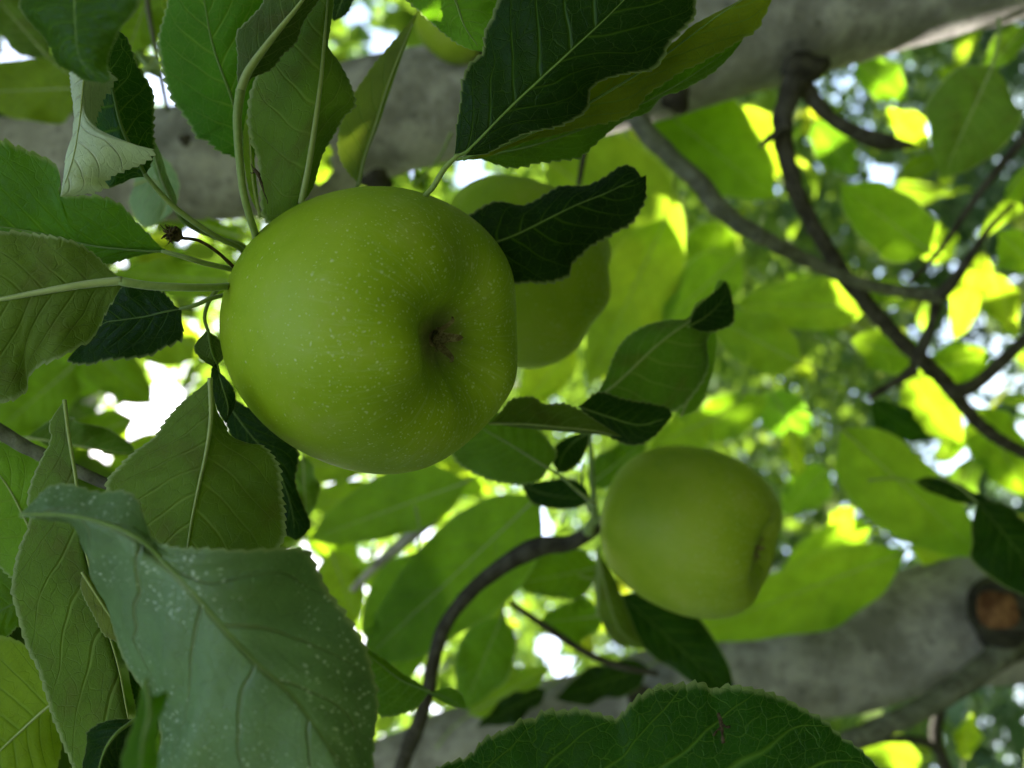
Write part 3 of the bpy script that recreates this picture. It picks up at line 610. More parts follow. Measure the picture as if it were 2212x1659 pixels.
B('yellow green blurred leaf behind the right side of the second apple', .60, (1440, 470), (1270, 830), 75, 95, mat='bright', col=(.95, .95, 1))
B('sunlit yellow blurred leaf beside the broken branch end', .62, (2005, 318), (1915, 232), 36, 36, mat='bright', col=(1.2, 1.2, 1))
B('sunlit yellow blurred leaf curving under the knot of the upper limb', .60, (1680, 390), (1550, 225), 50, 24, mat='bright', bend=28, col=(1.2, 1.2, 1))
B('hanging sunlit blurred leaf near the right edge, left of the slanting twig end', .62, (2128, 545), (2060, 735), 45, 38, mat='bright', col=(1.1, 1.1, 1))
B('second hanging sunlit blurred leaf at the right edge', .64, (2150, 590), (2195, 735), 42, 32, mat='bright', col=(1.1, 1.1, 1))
B('round blurred green leaf just left of the dark curved branch', .52, (1985, 775), (1838, 735), 55, 50, mat='bright', col=(.7, .8, .8))
B('round blurred green leaf right of the short dark linking twig', .52, (2015, 800), (2140, 765), 55, 48, mat='bright', col=(.8, .9, .8))
B('blurred green leaf hanging below the dark curved branch', .56, (1965, 800), (2080, 960), 62, 55, mat='bright', col=(.8, .9, .8))
B('blurred green leaf at the right edge below the knobbly twig', .58, (2110, 880), (2225, 1075), 65, 60, mat='bright', col=(.75, .9, .7))
B('dark green blurred leaf below the spur twig at right', .50, (1880, 870), (2010, 950), 42, 30, mat='dark', side='top', col=(1, 1.2, 1))
B('rounded green blurred leaf cut by the right edge', .50, (2240, 580), (2155, 500), 48, 48, mat='bright', col=(.75, .9, .8))
B('light green blurred leaf in the top right corner', .50, (2215, 60), (2120, 160), 38, 30, mat='olive', col=(1.2, 1.4, 1))
B('slim pale green blurred leaf on the slanting twig at upper right', .47, (2225, 350), (2110, 520), 10, 40, mat='bright', col=(.9, 1, 1.1))
B('pale folded blurred leaf right of the very dark leaf below the apple', .33, (655, 985), (662, 1135), 22, 30, mat='olive', col=(1, 1.2, 1))
B('dull olive blurred leaf between the left twig and the wedge shaped leaf', .27, (60, 945), (300, 985), 6, 58, mat='olive', col=(.65, .8, .7))
B('green blurred leaf left of the large sky gap', .46, (160, 790), (-10, 935), 75, 72, col=(.8, .95, .7))
B('blurred green leaf above the large sky gap', .50, (190, 750), (330, 872), 55, 48, mat='bright', col=(.8, .9, .8))
B('yellow green blurred leaf behind the small twisted leaf', .50, (275, 690), (455, 760), 70, 50, mat='bright', col=(1.1, 1.1, 1))
B('small dull leaf left of the large sky gap', .48, (288, 905), (130, 965), 42, 30, mat='bright', col=(.8, .9, .9))
B('blurred green leaf behind the fan of stalks', .42, (520, 610), (240, 588), 38, 45, mat='bright', col=(.9, 1, .9))
B('small bright blurred leaf showing above the stalks beside the largest apple', .38, (520, 512), (410, 478), 18, 26, mat='bright', col=(.9, 1, .9))
B('small rounded green blurred leaf beside the olive leaf top right margin', .40, (700, 305), (690, 400), 30, 24, mat='bright', col=(.8, .9, .9))
B('tiny dark green leaf above the upper rim of the largest apple', .36, (925, 372), (890, 405), 16, 16, mat='mid')
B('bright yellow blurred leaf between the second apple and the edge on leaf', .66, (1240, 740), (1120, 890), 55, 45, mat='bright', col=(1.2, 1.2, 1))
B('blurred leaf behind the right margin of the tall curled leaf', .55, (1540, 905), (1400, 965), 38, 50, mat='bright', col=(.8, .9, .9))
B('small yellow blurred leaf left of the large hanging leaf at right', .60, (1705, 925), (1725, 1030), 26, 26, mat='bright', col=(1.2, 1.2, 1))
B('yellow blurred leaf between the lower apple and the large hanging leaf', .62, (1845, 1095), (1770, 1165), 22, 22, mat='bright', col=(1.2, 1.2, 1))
B('green blurred leaf above the lower limb at the right', .60, (1880, 1130), (1690, 1230), 42, 55, mat='bright', col=(.85, 1, 1))
B('blurred pale leaf at the right of the dark leaf by the sawn stub', .58, (2120, 990), (1985, 1130), 32, 44, mat='olive', col=(1.1, 1.3, 1.2))
B('blurred green leaf under the brown arcing branch at the bottom right', .66, (1990, 1660), (1850, 1600), 40, 40, mat='bright', col=(.8, .9, .9))
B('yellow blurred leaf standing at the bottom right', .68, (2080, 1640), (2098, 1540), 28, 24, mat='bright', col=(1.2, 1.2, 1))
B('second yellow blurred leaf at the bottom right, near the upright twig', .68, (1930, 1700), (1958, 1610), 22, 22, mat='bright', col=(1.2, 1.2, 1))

B('bright blurred leaf filling the gap right of the very dark leaf under the apple', .58, (640, 1000), (800, 1010), 40, 36, col=(1, 1, 1))
B('yellow green blurred leaf under the sky gap below the largest apple', .62, (820, 1075), (655, 1090), 45, 34, col=(1, 1.05, 1))
B('blurred green leaf behind the large leaf left of the arching twig', .60, (770, 1240), (680, 1400), 60, 50, col=(1, 1.05, .9))
B('soft yellow green leaf beneath the middle of the largest apple', .66, (1020, 1010), (880, 1085), 40, 38, col=(1.1, 1.1, 1))
B('blurred leaf between the arching twig and the thin brown twig', .62, (1010, 1270), (1095, 1390), 34, 40, col=(.9, 1, 1))
B('blurred olive leaf just above the lower limb near its left end', .55, (1010, 1545), (1190, 1440), 34, 44, col=(.8, .9, .8))
B('deep green blurred leaf low in the gap left of the large sky hole', .60, (70, 770), (215, 850), 44, 40, col=(.9, 1.1, .9))
B('yellowish blurred leaf just below the large sky hole at left', .62, (190, 905), (300, 1000), 30, 36, col=(1, 1, 1))
B('blurred leaf behind the pointed curled leaf at the left', .60, (20, 890), (140, 1000), 40, 40, col=(.85, 1, .9))
B('dim olive leaf above the blurred lower apple, centre right', .64, (1500, 930), (1660, 860), 52, 50, mat='mid', col=(1.1, 1.2, .9))
B('soft grey green leaf right of the blurred lower apple', .70, (1790, 1010), (1690, 1110), 50, 48, mat='mid', col=(1.0, 1.2, 1.1))
B('dim teal green leaf left of the large hanging leaf', .78, (1640, 860), (1760, 930), 55, 48, mat='mid', col=(.9, 1.2, 1.4))
B('broad olive blurred leaf below the grey green branch', .70, (1560, 480), (1500, 620), 60, 62, mat='mid', col=(1.2, 1.3, .9))
B('dim blurred leaf between the two right hand branches', .74, (1820, 690), (1700, 590), 46, 52, mat='mid', col=(1.1, 1.2, 1.1))
B('pale olive blurred leaf along the top right edge of the lower limb', .60, (2110, 1240), (1960, 1180), 34, 36, mat='bright', col=(.9, 1, .9))
B('blurred green leaf inside the fork of the dark right hand twigs', .62, (2060, 560), (1960, 470), 44, 46, mat='bright', col=(.8, .9, .9))
B('hazy green leaf above the broken branch end', .70, (1850, 130), (1960, 215), 46, 46, mat='mid', col=(1.0, 1.2, 1.1))
B('hazy dark leaf under the knot of the upper limb', .72, (1760, 260), (1850, 380), 46, 46, mat='mid', col=(.8, 1, 1))

B('soft leaf high in the gap left of the wedge shaped leaf', .80, (120, 700), (260, 790), 60, 50, col=(1, 1.1, .9))
B('soft yellow green leaf at the foot of the large sky hole', .82, (390, 960), (230, 1010), 46, 40, col=(1, 1.05, .9))
B('soft green leaf behind the pale folded leaf under the largest apple', .84, (560, 1010), (700, 1080), 50, 46, col=(1, 1.1, .9))
B('soft green leaf showing between the wide leaf and the very large leaf', .86, (980, 1080), (830, 1140), 44, 40, col=(.9, 1.05, .9))
B('soft leaf beside the little sky gap right of the bluish leaf', .80, (660, 1150), (790, 1250), 30, 52, col=(.95, 1.1, .9))
B('soft olive leaf below the pale sunlit twig', .84, (900, 1260), (760, 1230), 44, 44, col=(.85, 1, .8))
B('soft green leaf under the largest apple toward its right rim', .82, (900, 1010), (1060, 1060), 44, 40, col=(.9, 1.05, .9))
B('soft leaf in the gap below the very large leaf', .80, (800, 1480), (900, 1380), 40, 40, col=(.9, 1, .8))

leaf('bright edged green leaf standing close behind the right side of the tall curled leaf', .290, [(1470, 900), (1500, 830), (1520, 760), (1540, 690)], [(1450, 850, 2), (1470, 770, 3), (1500, 710, 2)], [(1508, 880, 3), (1535, 820, 5), (1548, 750, 4)], 'mid', 'under', teeth=16, col=(.8, 1, .8))
leaf('dark brownish leaf hanging between the flat olive leaf and the spur stalks', .300, [(1272, 935), (1240, 955), (1215, 985), (1205, 1020)], [(1240, 940, 2), (1205, 960, 3), (1192, 990, 2)], [(1268, 965, 2), (1250, 1000, 3), (1225, 1018, 2)], 'dark', 'top', teeth=12)
B('dark leaf added as shadow in front of the lower limb near the bottom leaf', .50, (1400, 1440), (1200, 1510), 40, 44, mat='dark', side='top', col=(.8, .8, .8))  # stands in for the shadow on the lower limb
B('small dark leaf added as shadow left of the notch in the bottom leaf', .48, (1180, 1490), (1030, 1570), 26, 30, mat='dark', side='top', col=(.8, .8, .8))  # darkens the left part of the lower limb in place of shade
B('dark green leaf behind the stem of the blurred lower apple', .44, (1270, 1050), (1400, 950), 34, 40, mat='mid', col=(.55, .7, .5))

# brown scar eaten into the bottom leaf
from mathutils.bvhtree import BVHTree
_b = bottom_leaf.children[0]
def on_leaf(x, y):
    """point of the bottom leaf's surface seen at photo position x, y"""
    t_ = BVHTree.FromPolygons([tuple(v.co + bottom_leaf.location) for v in _b.data.vertices], [tuple(p.vertices) for p in _b.data.polygons])
    d_ = (P(x, y, 1.0) - CAM).normalized(); h_ = t_.ray_cast(CAM, d_)
    return h_[0], h_[1]
vs_, fs_ = [], []
rs_ = random.Random(2)
for k_ in range(3):
    path = [[(1553, 1545), (1557, 1560), (1560, 1580), (1562, 1606)], [(1562, 1568), (1549, 1578), (1540, 1590)], [(1558, 1562), (1570, 1572), (1578, 1569)]][k_]
    for i_ in range(len(path) - 1):
        for q_ in range(7):
            u_ = q_ / 7; x_ = path[i_][0] * (1 - u_) + path[i_ + 1][0] * u_; y_ = path[i_][1] * (1 - u_) + path[i_ + 1][1] * u_
            w_ = (5.5 if k_ == 0 else 3.2) * rs_.uniform(.5, 1.1); c_, n_ = on_leaf(x_, y_)
            if c_ is None: continue
            if n_.dot(CAM - c_) < 0: n_ = -n_
            t1_ = n_.orthogonal().normalized(); t2_ = n_.cross(t1_); b0_ = len(vs_); rr_ = w_ * K * .17
            ring = [c_ + (t1_ * math.cos(a_) + t2_ * math.sin(a_)) * rr_ * rs_.uniform(.6, 1.2) + n_ * .00004 * (1 + q_ + 7 * i_ + k_) * .3 for a_ in [2 * math.pi * z_ / 9 for z_ in range(9)]]
            vs_ += ring + [c_ + n_ * (.00022 + .00001 * len(vs_) / 10)]; fs_ += [(b0_ + z_, b0_ + (z_ + 1) % 9, b0_ + 9) for z_ in range(9)]
if vs_: mesh_obj('scar', vs_, fs_, M['dry'], bottom_leaf)


# ------------------------------------------------------------------ apples
PROFILE = [(0.0, -0.60), (0.05, -0.62), (0.12, -0.70), (0.22, -0.80), (0.36, -0.865), (0.52, -0.86), (0.70, -0.76), (0.86, -0.56), (0.96, -0.28),
           (1.0, 0.02), (0.985, 0.30), (0.91, 0.56), (0.79, 0.75), (0.66, 0.860), (0.55, 0.905), (0.45, 0.905), (0.365, 0.855), (0.29, 0.765), (0.215, 0.665), (0.14, 0.60), (0.07, 0.575), (0.0, 0.565)]
def make_apple(label, centre, axis, rad, mat='apple', seed=1, twist=0.0, lobes=0.05, stem_to=None, squash=1.0, cal=1.0, taper=0.0, basin=0.72, crease=0.0):
    """surface of revolution with five lobes round the calyx; local +Z points to the calyx"""
    root = empty('apple', centre, label, 'apple', 'green apples hanging in the tree')
    prof = spline([(r, .905 - (.905 - z) * basin if (z > 0 and r < .56) else z) for r, z in PROFILE], 90); ns = 128
    rd = random.Random(seed); a1, a2 = rd.uniform(0, 6.28), rd.uniform(0, 6.28)
    V, F = [], []
    for i, (r, z) in enumerate(prof):
        for j in range(ns):
            a = 2 * math.pi * j / ns
            g = math.exp(-((r - 0.50) / 0.24) ** 2) * (1 if z > 0 else 0.35)
            dz = lobes * g * (0.7 * math.cos(5 * a + twist) + 0.5 * math.cos(2 * a + a1) + 0.35 * math.cos(3 * a + a2))
            kr = 1 + 0.012 * math.cos(2 * a + a2) + 0.02 * max(0, z) * math.cos(5 * a + twist) + 0.012 * math.cos(3 * a + a1)
            kr *= 1 - taper * z
            pk = math.exp(-((r - 0.30) / 0.13) ** 2) * (1 if z > 0 else 0)
            dz += pk * 0.006 * (math.cos(10 * a + a1) + 0.7 * math.cos(17 * a + a2)) - 0.05 * pk * max(0, math.cos(a - crease)) ** 6
            V.append((r * rad * kr * math.cos(a), r * rad * kr * math.sin(a), (z * squash + (dz if z > 0 else -dz)) * rad))
    n = len(prof)
    for i in range(n - 1):
        for j in range(ns):
            j2 = (j + 1) % ns
            F.append((i * ns + j, i * ns + j2, (i + 1) * ns + j2, (i + 1) * ns + j))
    root.rotation_mode = 'QUATERNION'
    root.rotation_quaternion = Vector(axis).normalized().to_track_quat('Z', 'Y')
    def child(name, v, f, m):
        me = bpy.data.meshes.new(name); me.from_pydata([tuple(p) for p in v], [], f); me.materials.append(m)
        me.polygons.foreach_set('use_smooth', [True] * len(me.polygons)); me.update()
        o = bpy.data.objects.new(name, me); COL.objects.link(o); o.parent = root; return o
    skin = child('skin', V, F, M[mat])
    # calyx: five dried curled sepals, a dark cup and a tuft of stamens
    zb = (.905 - .34 * basin) * rad * squash
    cv, cf = [], []
    def add(v, f):
        b = len(cv); cv.extend(v); cf.extend([tuple(b + q for q in ff) for ff in f])
    for kx in range(5):
        a = kx * 1.2566 + 0.3 + rd.uniform(-.15, .15)
        dirv = np.array([math.cos(a), math.sin(a), 0]); side_ = np.array([-math.sin(a), math.cos(a), 0]); up = np.array([0, 0, 1.0])
        ln = rd.uniform(4.6, 6.6) / 1000 * cal; curl = rd.uniform(0.4, 1.3)
        pts = []
        for q in range(9):
            s = q / 8; th = 1.15 - curl * 2.0 * s
            pos = dirv * (0.0009 + ln * (0.45 * s + 0.35 * math.sin(s * 2.2) * (0.4 + 0.6 * rd.random() * 0 + 0.3))) + up * (ln * 0.75 * math.sin(s * 2.0) * math.cos(th * 0.5))
            wd = 0.00115 * cal * (1 - s) ** 0.9 * (1.15 + .3 * s)
            pts.append((pos - side_ * wd, pos + up * 0.0002 + dirv * 0.0003, pos + side_ * wd))
        v = [p + np.array([0, 0, zb]) for row in pts for p in row]
        v2 = [p - np.array([0, 0, 0.00025]) for p in v]
        f = []
        for q in range(8):
            for c in range(2):
                a0 = q * 3 + c; f.append((a0, a0 + 1, a0 + 4, a0 + 3)); f.append((a0 + 27, a0 + 30, a0 + 31, a0 + 28))
        add(v + v2, f)
    for kx in range(14):
        a = rd.uniform(0, 6.28); r_ = rd.uniform(0.0003, 0.0016) * cal
        b0 = np.array([math.cos(a) * r_, math.sin(a) * r_, zb]); hgt = rd.uniform(0.0015, 0.0034) * cal
        b1 = b0 + np.array([math.cos(a) * 0.0006, math.sin(a) * 0.0006, hgt * .6]); b2 = b1 + np.array([rd.uniform(-.001, .001), rd.uniform(-.001, .001), hgt * .4])
        v, f = tube([b0, b1, b2], [0.00016, 0.00013, 0.00022], sides=5, n=7); add(v, f)
    v, f = tube([np.array([0, 0, zb - 0.002]), np.array([0, 0, zb + 0.0006])], [0.0026 * cal, 0.0019 * cal], sides=14, n=6); add(v, f)
    child('calyx', cv, cf, M['sepal'])
    if stem_to is not None:
        bpy.context.view_layer.update()
        inv = (Matrix.Translation(root.location) @ root.rotation_quaternion.to_matrix().to_4x4()).inverted()
        e = inv @ Vector(stem_to)
        s0 = Vector((0, 0, -0.58 * rad)); m1 = s0.lerp(e, 0.5) + Vector((0.0015, -0.001, -0.004))
        v, f = tube([s0, Vector((0, 0, -0.72 * rad)), m1, e], [0.0011, 0.0012, 0.0012, 0.0017], sides=10, n=30)
        child('stem', v, f, M['stalk'])
    return root

SPUR = P(545, 610, 0.238)
def ax(r, u, d): return R * r + U * u + D * d       # right, up, away in the photo
make_apple('largest green apple in front, pale speckled skin and its calyx turned to the viewer', P(806, 712, 0.2145), ax(0.80, -0.135, -0.585), 0.0382, 'apple', 4, 1.2, 0.05, SPUR, squash=0.915, cal=1.15, basin=0.80, crease=-0.6)
make_apple('green apple half hidden behind the largest apple and a dark leaf', P(1108, 592, 0.325), ax(0.93, -0.33, 0.18), 0.0385, 'apple', 9, 0.4, 0.05, P(880, 640, 0.33), squash=0.98, taper=0.05)
make_apple('blurred green apple hanging alone at lower right above the grey limb', P(1484, 1139, 0.345), ax(0.81, -0.20, -0.53), 0.0350, 'apple2', 5, 2.2, 0.015, P(1270, 1135, 0.36), squash=1.08, basin=0.5)
make_apple('small piece of a pale green apple behind the top leaves', P(985, 40, 0.46), ax(0.7, -0.5, 0.2), 0.0230, 'apple2', 6, 0.2, 0.04, P(850, -40, 0.46))

# ------------------------------------------------------------------ branches
def branch(name, label, cat, z, pts, rads, mat, sides=14, bump=0.05, group=None, n=None, seed=1):
    """pts are (x, y[, depth mm]) in the photo; rads in photo pixels at depth z"""
    root = empty(name, P(pts[0][0], pts[0][1], z), label, cat, group)
    v, f = tube([np.array(p) for p in to3(pts, z)], [r * K * z for r in rads], sides, bump, seed, n)
    mesh_obj('bark', v, f, M[mat], root)
    return root

def add_knot(root, x, y, z, r, mat='knot', h=0.5, face=None):
    """a rough swollen collar standing on the bark"""
    c = P(x, y, z); rd = random.Random(int(x + y)); rr = r * K * z
    v, f = [], []
    n1, n2 = 10, 20
    fx = Vector(face).normalized() if face else -D
    q = fx.to_track_quat('Z', 'Y').to_matrix()
    for i in range(n1):
        ph = (i / (n1 - 1)) * math.pi / 2
        for j in range(n2):
            a = 2 * math.pi * j / n2
            k = 1 + 0.22 * math.sin(3 * a + x) * math.cos(ph) + rd.uniform(-.07, .07)
            v.append(c + q @ Vector((math.cos(a) * math.cos(ph) * rr * k, math.sin(a) * math.cos(ph) * rr * k, math.sin(ph) * rr * h)))
    for i in range(n1 - 1):
        for j in range(n2):
            f.append((i * n2 + j, i * n2 + (j + 1) % n2, (i + 1) * n2 + (j + 1) % n2, (i + 1) * n2 + j))
    return mesh_obj('knot', v, f, M[mat], root)

limb1 = branch('tree_limb', 'thick pale grey limb crossing behind the leaves up to the top right corner', 'branch', 0.50,
    [(-420, 300, 40), (-100, 330, 20), (120, 350, 10), (300, 358), (520, 345), (760, 270), (1000, 215), (1300, 160), (1620, 55), (1900, -25), (2250, -130, -20)],
    [62, 78, 92, 112, 128, 125, 118, 128, 138, 140, 150], 'bark', 40, 0.035, n=150, seed=3)
add_knot(limb1, 1735, 150, 0.47, 46, h=0.7, face=ax(0, -0.8, -0.5))
add_knot(limb1, 1462, 215, 0.455, 30, h=0.5, face=ax(0, -0.6, -0.8))
add_knot(limb1, 400, 302, 0.435, 13, h=0.3)
add_knot(limb1, 815, 385, 0.46, 34, h=0.7, face=ax(0, -0.9, -0.3))
limb2 = branch('tree_limb', 'thick grey limb with a sawn stub, rising from the lower right edge', 'branch', 0.60,
    [(2420, 1235, -20), (2160, 1315), (1950, 1370), (1760, 1425), (1560, 1475), (1300, 1545), (1050, 1610), (820, 1690), (600, 1790)],
    [170, 148, 128, 112, 104, 96, 92, 88, 84], 'bark', 40, 0.04, n=130, seed=8)
add_knot(limb2, 1700, 1330, 0.565, 40, h=0.4, face=ax(0, 0.8, -0.5))
add_knot(limb2, 1375, 1500, 0.545, 26, h=0.4)
# sawn side stub with its orange heartwood
c0 = P(2175, 1330, 0.56); c1 = P(2160, 1315, 0.505)
v, f = tube([np.array(c0), np.array(c0.lerp(c1, 0.6)), np.array(c1)], [0.027, 0.022, 0.0178], 30, 0.15, 4, 18); stub = mesh_obj('sawn_stub', v, f, M['knot'], limb2)
e = (c1 - c0).normalized() * 0.0009
v, f = tube([np.array(c1 - e * 3), np.array(c1 + e)], [0.0130, 0.0118], 26, 0.16, 7, 5); hw = mesh_obj('heartwood', v, f, M['heart'], stub)

branch('side_branch', 'dark branch curving down from the knot of the upper limb to the right edge', 'branch', 0.47,
    [(1728, 140, 15), (1712, 190), (1690, 260), (1697, 330), (1722, 420), (1775, 520), (1850, 630, 5), (1945, 735, 10), (2040, 825, 15), (2125, 925, 20), (2250, 1000, 25)],
    [36, 24, 19, 17, 16, 18, 16, 17, 15, 14, 12], 'twig', 16, 0.13, n=160, seed=5)
branch('side_branch', 'short dark branch with a broken pointed end beside the upper knot', 'branch', 0.47,
    [(1730, 170, 10), (1762, 222), (1805, 262), (1860, 292), (1915, 308), (1978, 315)], [22, 17, 14, 15, 19, 3], 'twig', 14, 0.07, n=50, seed=6)
branch('side_branch', 'grey green branch leaving the upper limb beside its sunlit patch', 'branch', 0.44,
    [(1362, 215, 20), (1385, 270), (1440, 330), (1505, 390), (1570, 465), (1660, 520), (1760, 570, 10), (1860, 612, 15), (1960, 632, 20), (2030, 640, 20)],
    [26, 22, 19, 21, 19, 16, 15, 13, 13, 17], 'twig_grey', 16, 0.12, n=130, seed=7)
branch('twig', 'dark twig forking up right from the end of the grey green branch', 'twig', 0.455, [(2030, 640), (2065, 600), (2095, 555), (2140, 490, 10), (2190, 440, 10)], [15, 11, 8, 6, 5], 'twig', 10, 0.06, seed=2)
branch('twig', 'short dark twig linking the grey green branch to the dark curved branch', 'twig', 0.465, [(2025, 640), (2012, 700), (1990, 760), (1980, 790)], [11, 9, 11, 15], 'twig', 10, 0.06, seed=3)
branch('twig', 'thin straight dark twig slanting in from the right edge', 'twig', 0.42, [(2280, 225), (2200, 312), (2110, 425), (2030, 540), (1965, 610)], [11, 10, 8, 6, 4], 'twig', 10, 0.04, seed=4)
branch('twig', 'knobbly dark twig running from the curved branch to the right edge', 'twig', 0.48, [(2050, 845), (2090, 840), (2130, 812), (2175, 770), (2260, 690)], [18, 14, 13, 12, 11], 'twig', 12, 0.12, seed=5)
branch('twig', 'small spur twig pointing left off the curved branch', 'twig', 0.462, [(1700, 272), (1680, 285), (1655, 305), (1640, 318)], [12, 8, 9, 3], 'twig', 10, 0.12, seed=9)
branch('twig', 'short leaf bearing spur twig left of the curved branch', 'twig', 0.47, [(1975, 798), (1940, 822), (1905, 842), (1880, 858)], [14, 9, 8, 9], 'twig', 10, 0.1, seed=10)
branch('twig', 'arching brown twig from the blurred lower apple down to the bottom limb', 'twig', 0.37,
    [(1310, 1120, 5), (1262, 1158), (1225, 1175), (1165, 1180), (1090, 1220), (1020, 1275), (965, 1345), (938, 1420), (925, 1490), (905, 1560, 10), (880, 1620, 30), (855, 1700, 60)],
    [14, 17, 22, 17, 15, 15, 15, 16, 20, 17, 18, 20], 'twig', 14, 0.08, n=90, seed=11)
branch('twig', 'thin brown twig slanting below the arching twig', 'twig', 0.42, [(1100, 1300), (1180, 1355), (1270, 1412), (1340, 1440), (1420, 1455)], [6, 8, 8, 8, 6], 'twig', 10, 0.08, seed=12)
branch('side_branch', 'brown branch arcing below the sawn stub towards the bottom edge', 'branch', 0.53,
    [(2215, 1360, 10), (2170, 1405), (2110, 1455), (2020, 1515), (1930, 1560), (1840, 1598), (1740, 1640)], [34, 27, 24, 23, 22, 21, 20], 'twig_grey', 14, 0.05, n=60, seed=13)
branch('twig', 'brown twig entering at the left edge behind the curled leaf', 'twig', 0.215, [(-80, 870), (-10, 925), (60, 968), (140, 1005), (205, 1035), (262, 1058)], [17, 16, 15, 14, 13, 12], 'twig_grey', 14, 0.06, n=60, seed=14)
branch('twig', 'thin blurred grey twig hanging down from the top edge at upper left', 'twig', 0.34, [(310, -60), (322, 30), (335, 100), (352, 190), (362, 240)], [6, 6, 5, 5, 4], 'twig_grey', 8, 0.04, seed=15)
branch('twig', 'pale sunlit twig behind the lower green leaves', 'twig', 0.50, [(985, 1080), (930, 1125), (880, 1165), (820, 1215), (760, 1275)], [8, 12, 14, 10, 8], 'bark', 10, 0.06, seed=16)
branch('twig', 'thin forked brown twig at the bottom right corner', 'twig', 0.62, [(1840, 1622), (1900, 1600), (1960, 1597), (2015, 1612), (2060, 1680)], [5, 7, 8, 9, 10], 'twig', 8, 0.08, seed=17)
branch('twig', 'upright dark twig crossing the lower right background', 'twig', 0.66, [(2032, 1470), (2028, 1540), (2022, 1590), (2040, 1660), (2060, 1740)], [14, 12, 12, 12, 12], 'twig', 8, 0.08, seed=18)
branch('twig', 'thin twig hanging above the second apple', 'twig', 0.36, [(1262, 330), (1256, 365), (1250, 400)], [7, 6, 5], 'twig', 8, 0.05, seed=19)
# leaf bearing spur behind the big apple; mostly hidden, it carries the stalks on its left
sp = branch('fruit_spur', 'stubby brown fruit spur just behind the left side of the largest apple', 'twig', 0.238,
    [(505, 590), (545, 612, 1), (600, 640, 3), (700, 600, 40), (840, 440, 170)], [11, 24, 26, 18, 26], 'twig_grey', 14, 0.14, n=50, seed=20)
branch('fruit_spur', 'thin spur with green stalks between the arching twig and the blurred lower apple', 'twig', 0.36,
    [(1274, 930), (1277, 990), (1280, 1050), (1284, 1110), (1270, 1150, 5)], [5, 6, 6, 8, 14], 'stalk', 8, 0.08, seed=21)
for i, (a, b, c) in enumerate((((1284, 1110), (1262, 1060), (1225, 1035)), ((1284, 1120), (1262, 1075), (1258, 1000)), ((1290, 1180), (1294, 1250), (1290, 1330)))):
    v, f = tube([np.array(q) for q in to3([a, b, c], 0.362)], [0.0009, 0.0007, 0.0006], 7, 0, 1, 14)
    o = empty('leaf_stalk', P(*a, 0.362), ('thin green stalk slanting up left from the spur above the arching twig', 'thin green stalk standing upright beside the blurred lower apple', 'thin green stalk hanging below the blurred lower apple')[i], 'stalk')
    mesh_obj('stalk', v, f, M['stalk'], o)

# dried blossom remains among the stalks
def dried_flower(label, z, cx, cy, stalk_to, n=44, spread=30):
    root = empty('dried_flower', P(cx, cy, z), label, 'dried flower')
    rd = random.Random(3); vv, ff = [], []
    for i in range(n):
        a = math.pi + rd.uniform(-1.25, 1.25); ln = rd.uniform(0.35, 1.0) * spread
        p0 = (cx + rd.uniform(-10, 10), cy + rd.uniform(-16, 16), rd.uniform(-2, 2))
        p1 = (cx + math.cos(a) * ln * .6, cy + math.sin(a) * ln * .6, rd.uniform(-3, 3))
        p2 = (p1[0] + math.cos(a + rd.uniform(-1.3, 1.3)) * ln * .5, p1[1] + math.sin(a + rd.uniform(-1.3, 1.3)) * ln * .5, rd.uniform(-4, 4))
        t_ = rd.uniform(0.8, 2.2) if i % 3 else rd.uniform(2.5, 4.5)
        v, f = tube([np.array(q) for q in to3([p0, p1, p2], z)], [t_ * K * z, t_ * K * z * .7, t_ * K * z * .35], 5, 0.1, i, 9)
        b = len(vv); vv += v; ff += [tuple(b + q for q in g) for g in f]
    mesh_obj('stamens', vv, ff, M['dry'], root)
    v, f = tube([np.array(q) for q in to3([(cx - 3, cy), (cx + 8, cy + 4), (cx + 18, cy + 9)], z)], [9 * K * z, 14 * K * z, 4 * K * z], 12, 0.25, 2, 18)
    mesh_obj('receptacle', v, f, M['dry'], root)
    v, f = tube([np.array(q) for q in to3([(cx + 16, cy + 8)] + stalk_to, z)], [0.00042, 0.0004, 0.0005], 8, 0.05, 2, 20)
    mesh_obj('stalk', v, f, M['dry'], root)
    return root
dried_flower('shrivelled brown blossom with thread-like stamens between the leaf stalks', 0.196, 376, 506, [(430, 520, 2), (470, 545, 5), (508, 580, 9)])
root = empty('dried_flower', P(556, 372, 0.19), 'tiny black withered flower scrap lying against the pale grey leaf', 'dried flower')
for nm, pts, rr in (('husk', [(549, 366), (556, 374), (561, 385)], (3.5, 5, 2.5)), ('thread', [(561, 384), (567, 405), (571, 418), (577, 432), (578, 440)], (3, 3, 1.5, 1, .8)),
                    ('thread', [(550, 366), (545, 360), (543, 354)], (1.6, 1, .6)), ('thread', [(551, 372), (545, 374), (541, 373)], (1.6, 1.4, .9))):
    v, f = tube([np.array(q) for q in to3(pts, 0.189)], [r * K * .19 for r in rr], 7, 0.15, 3, 16)
    mesh_obj(nm, v, f, M['dry'], root)

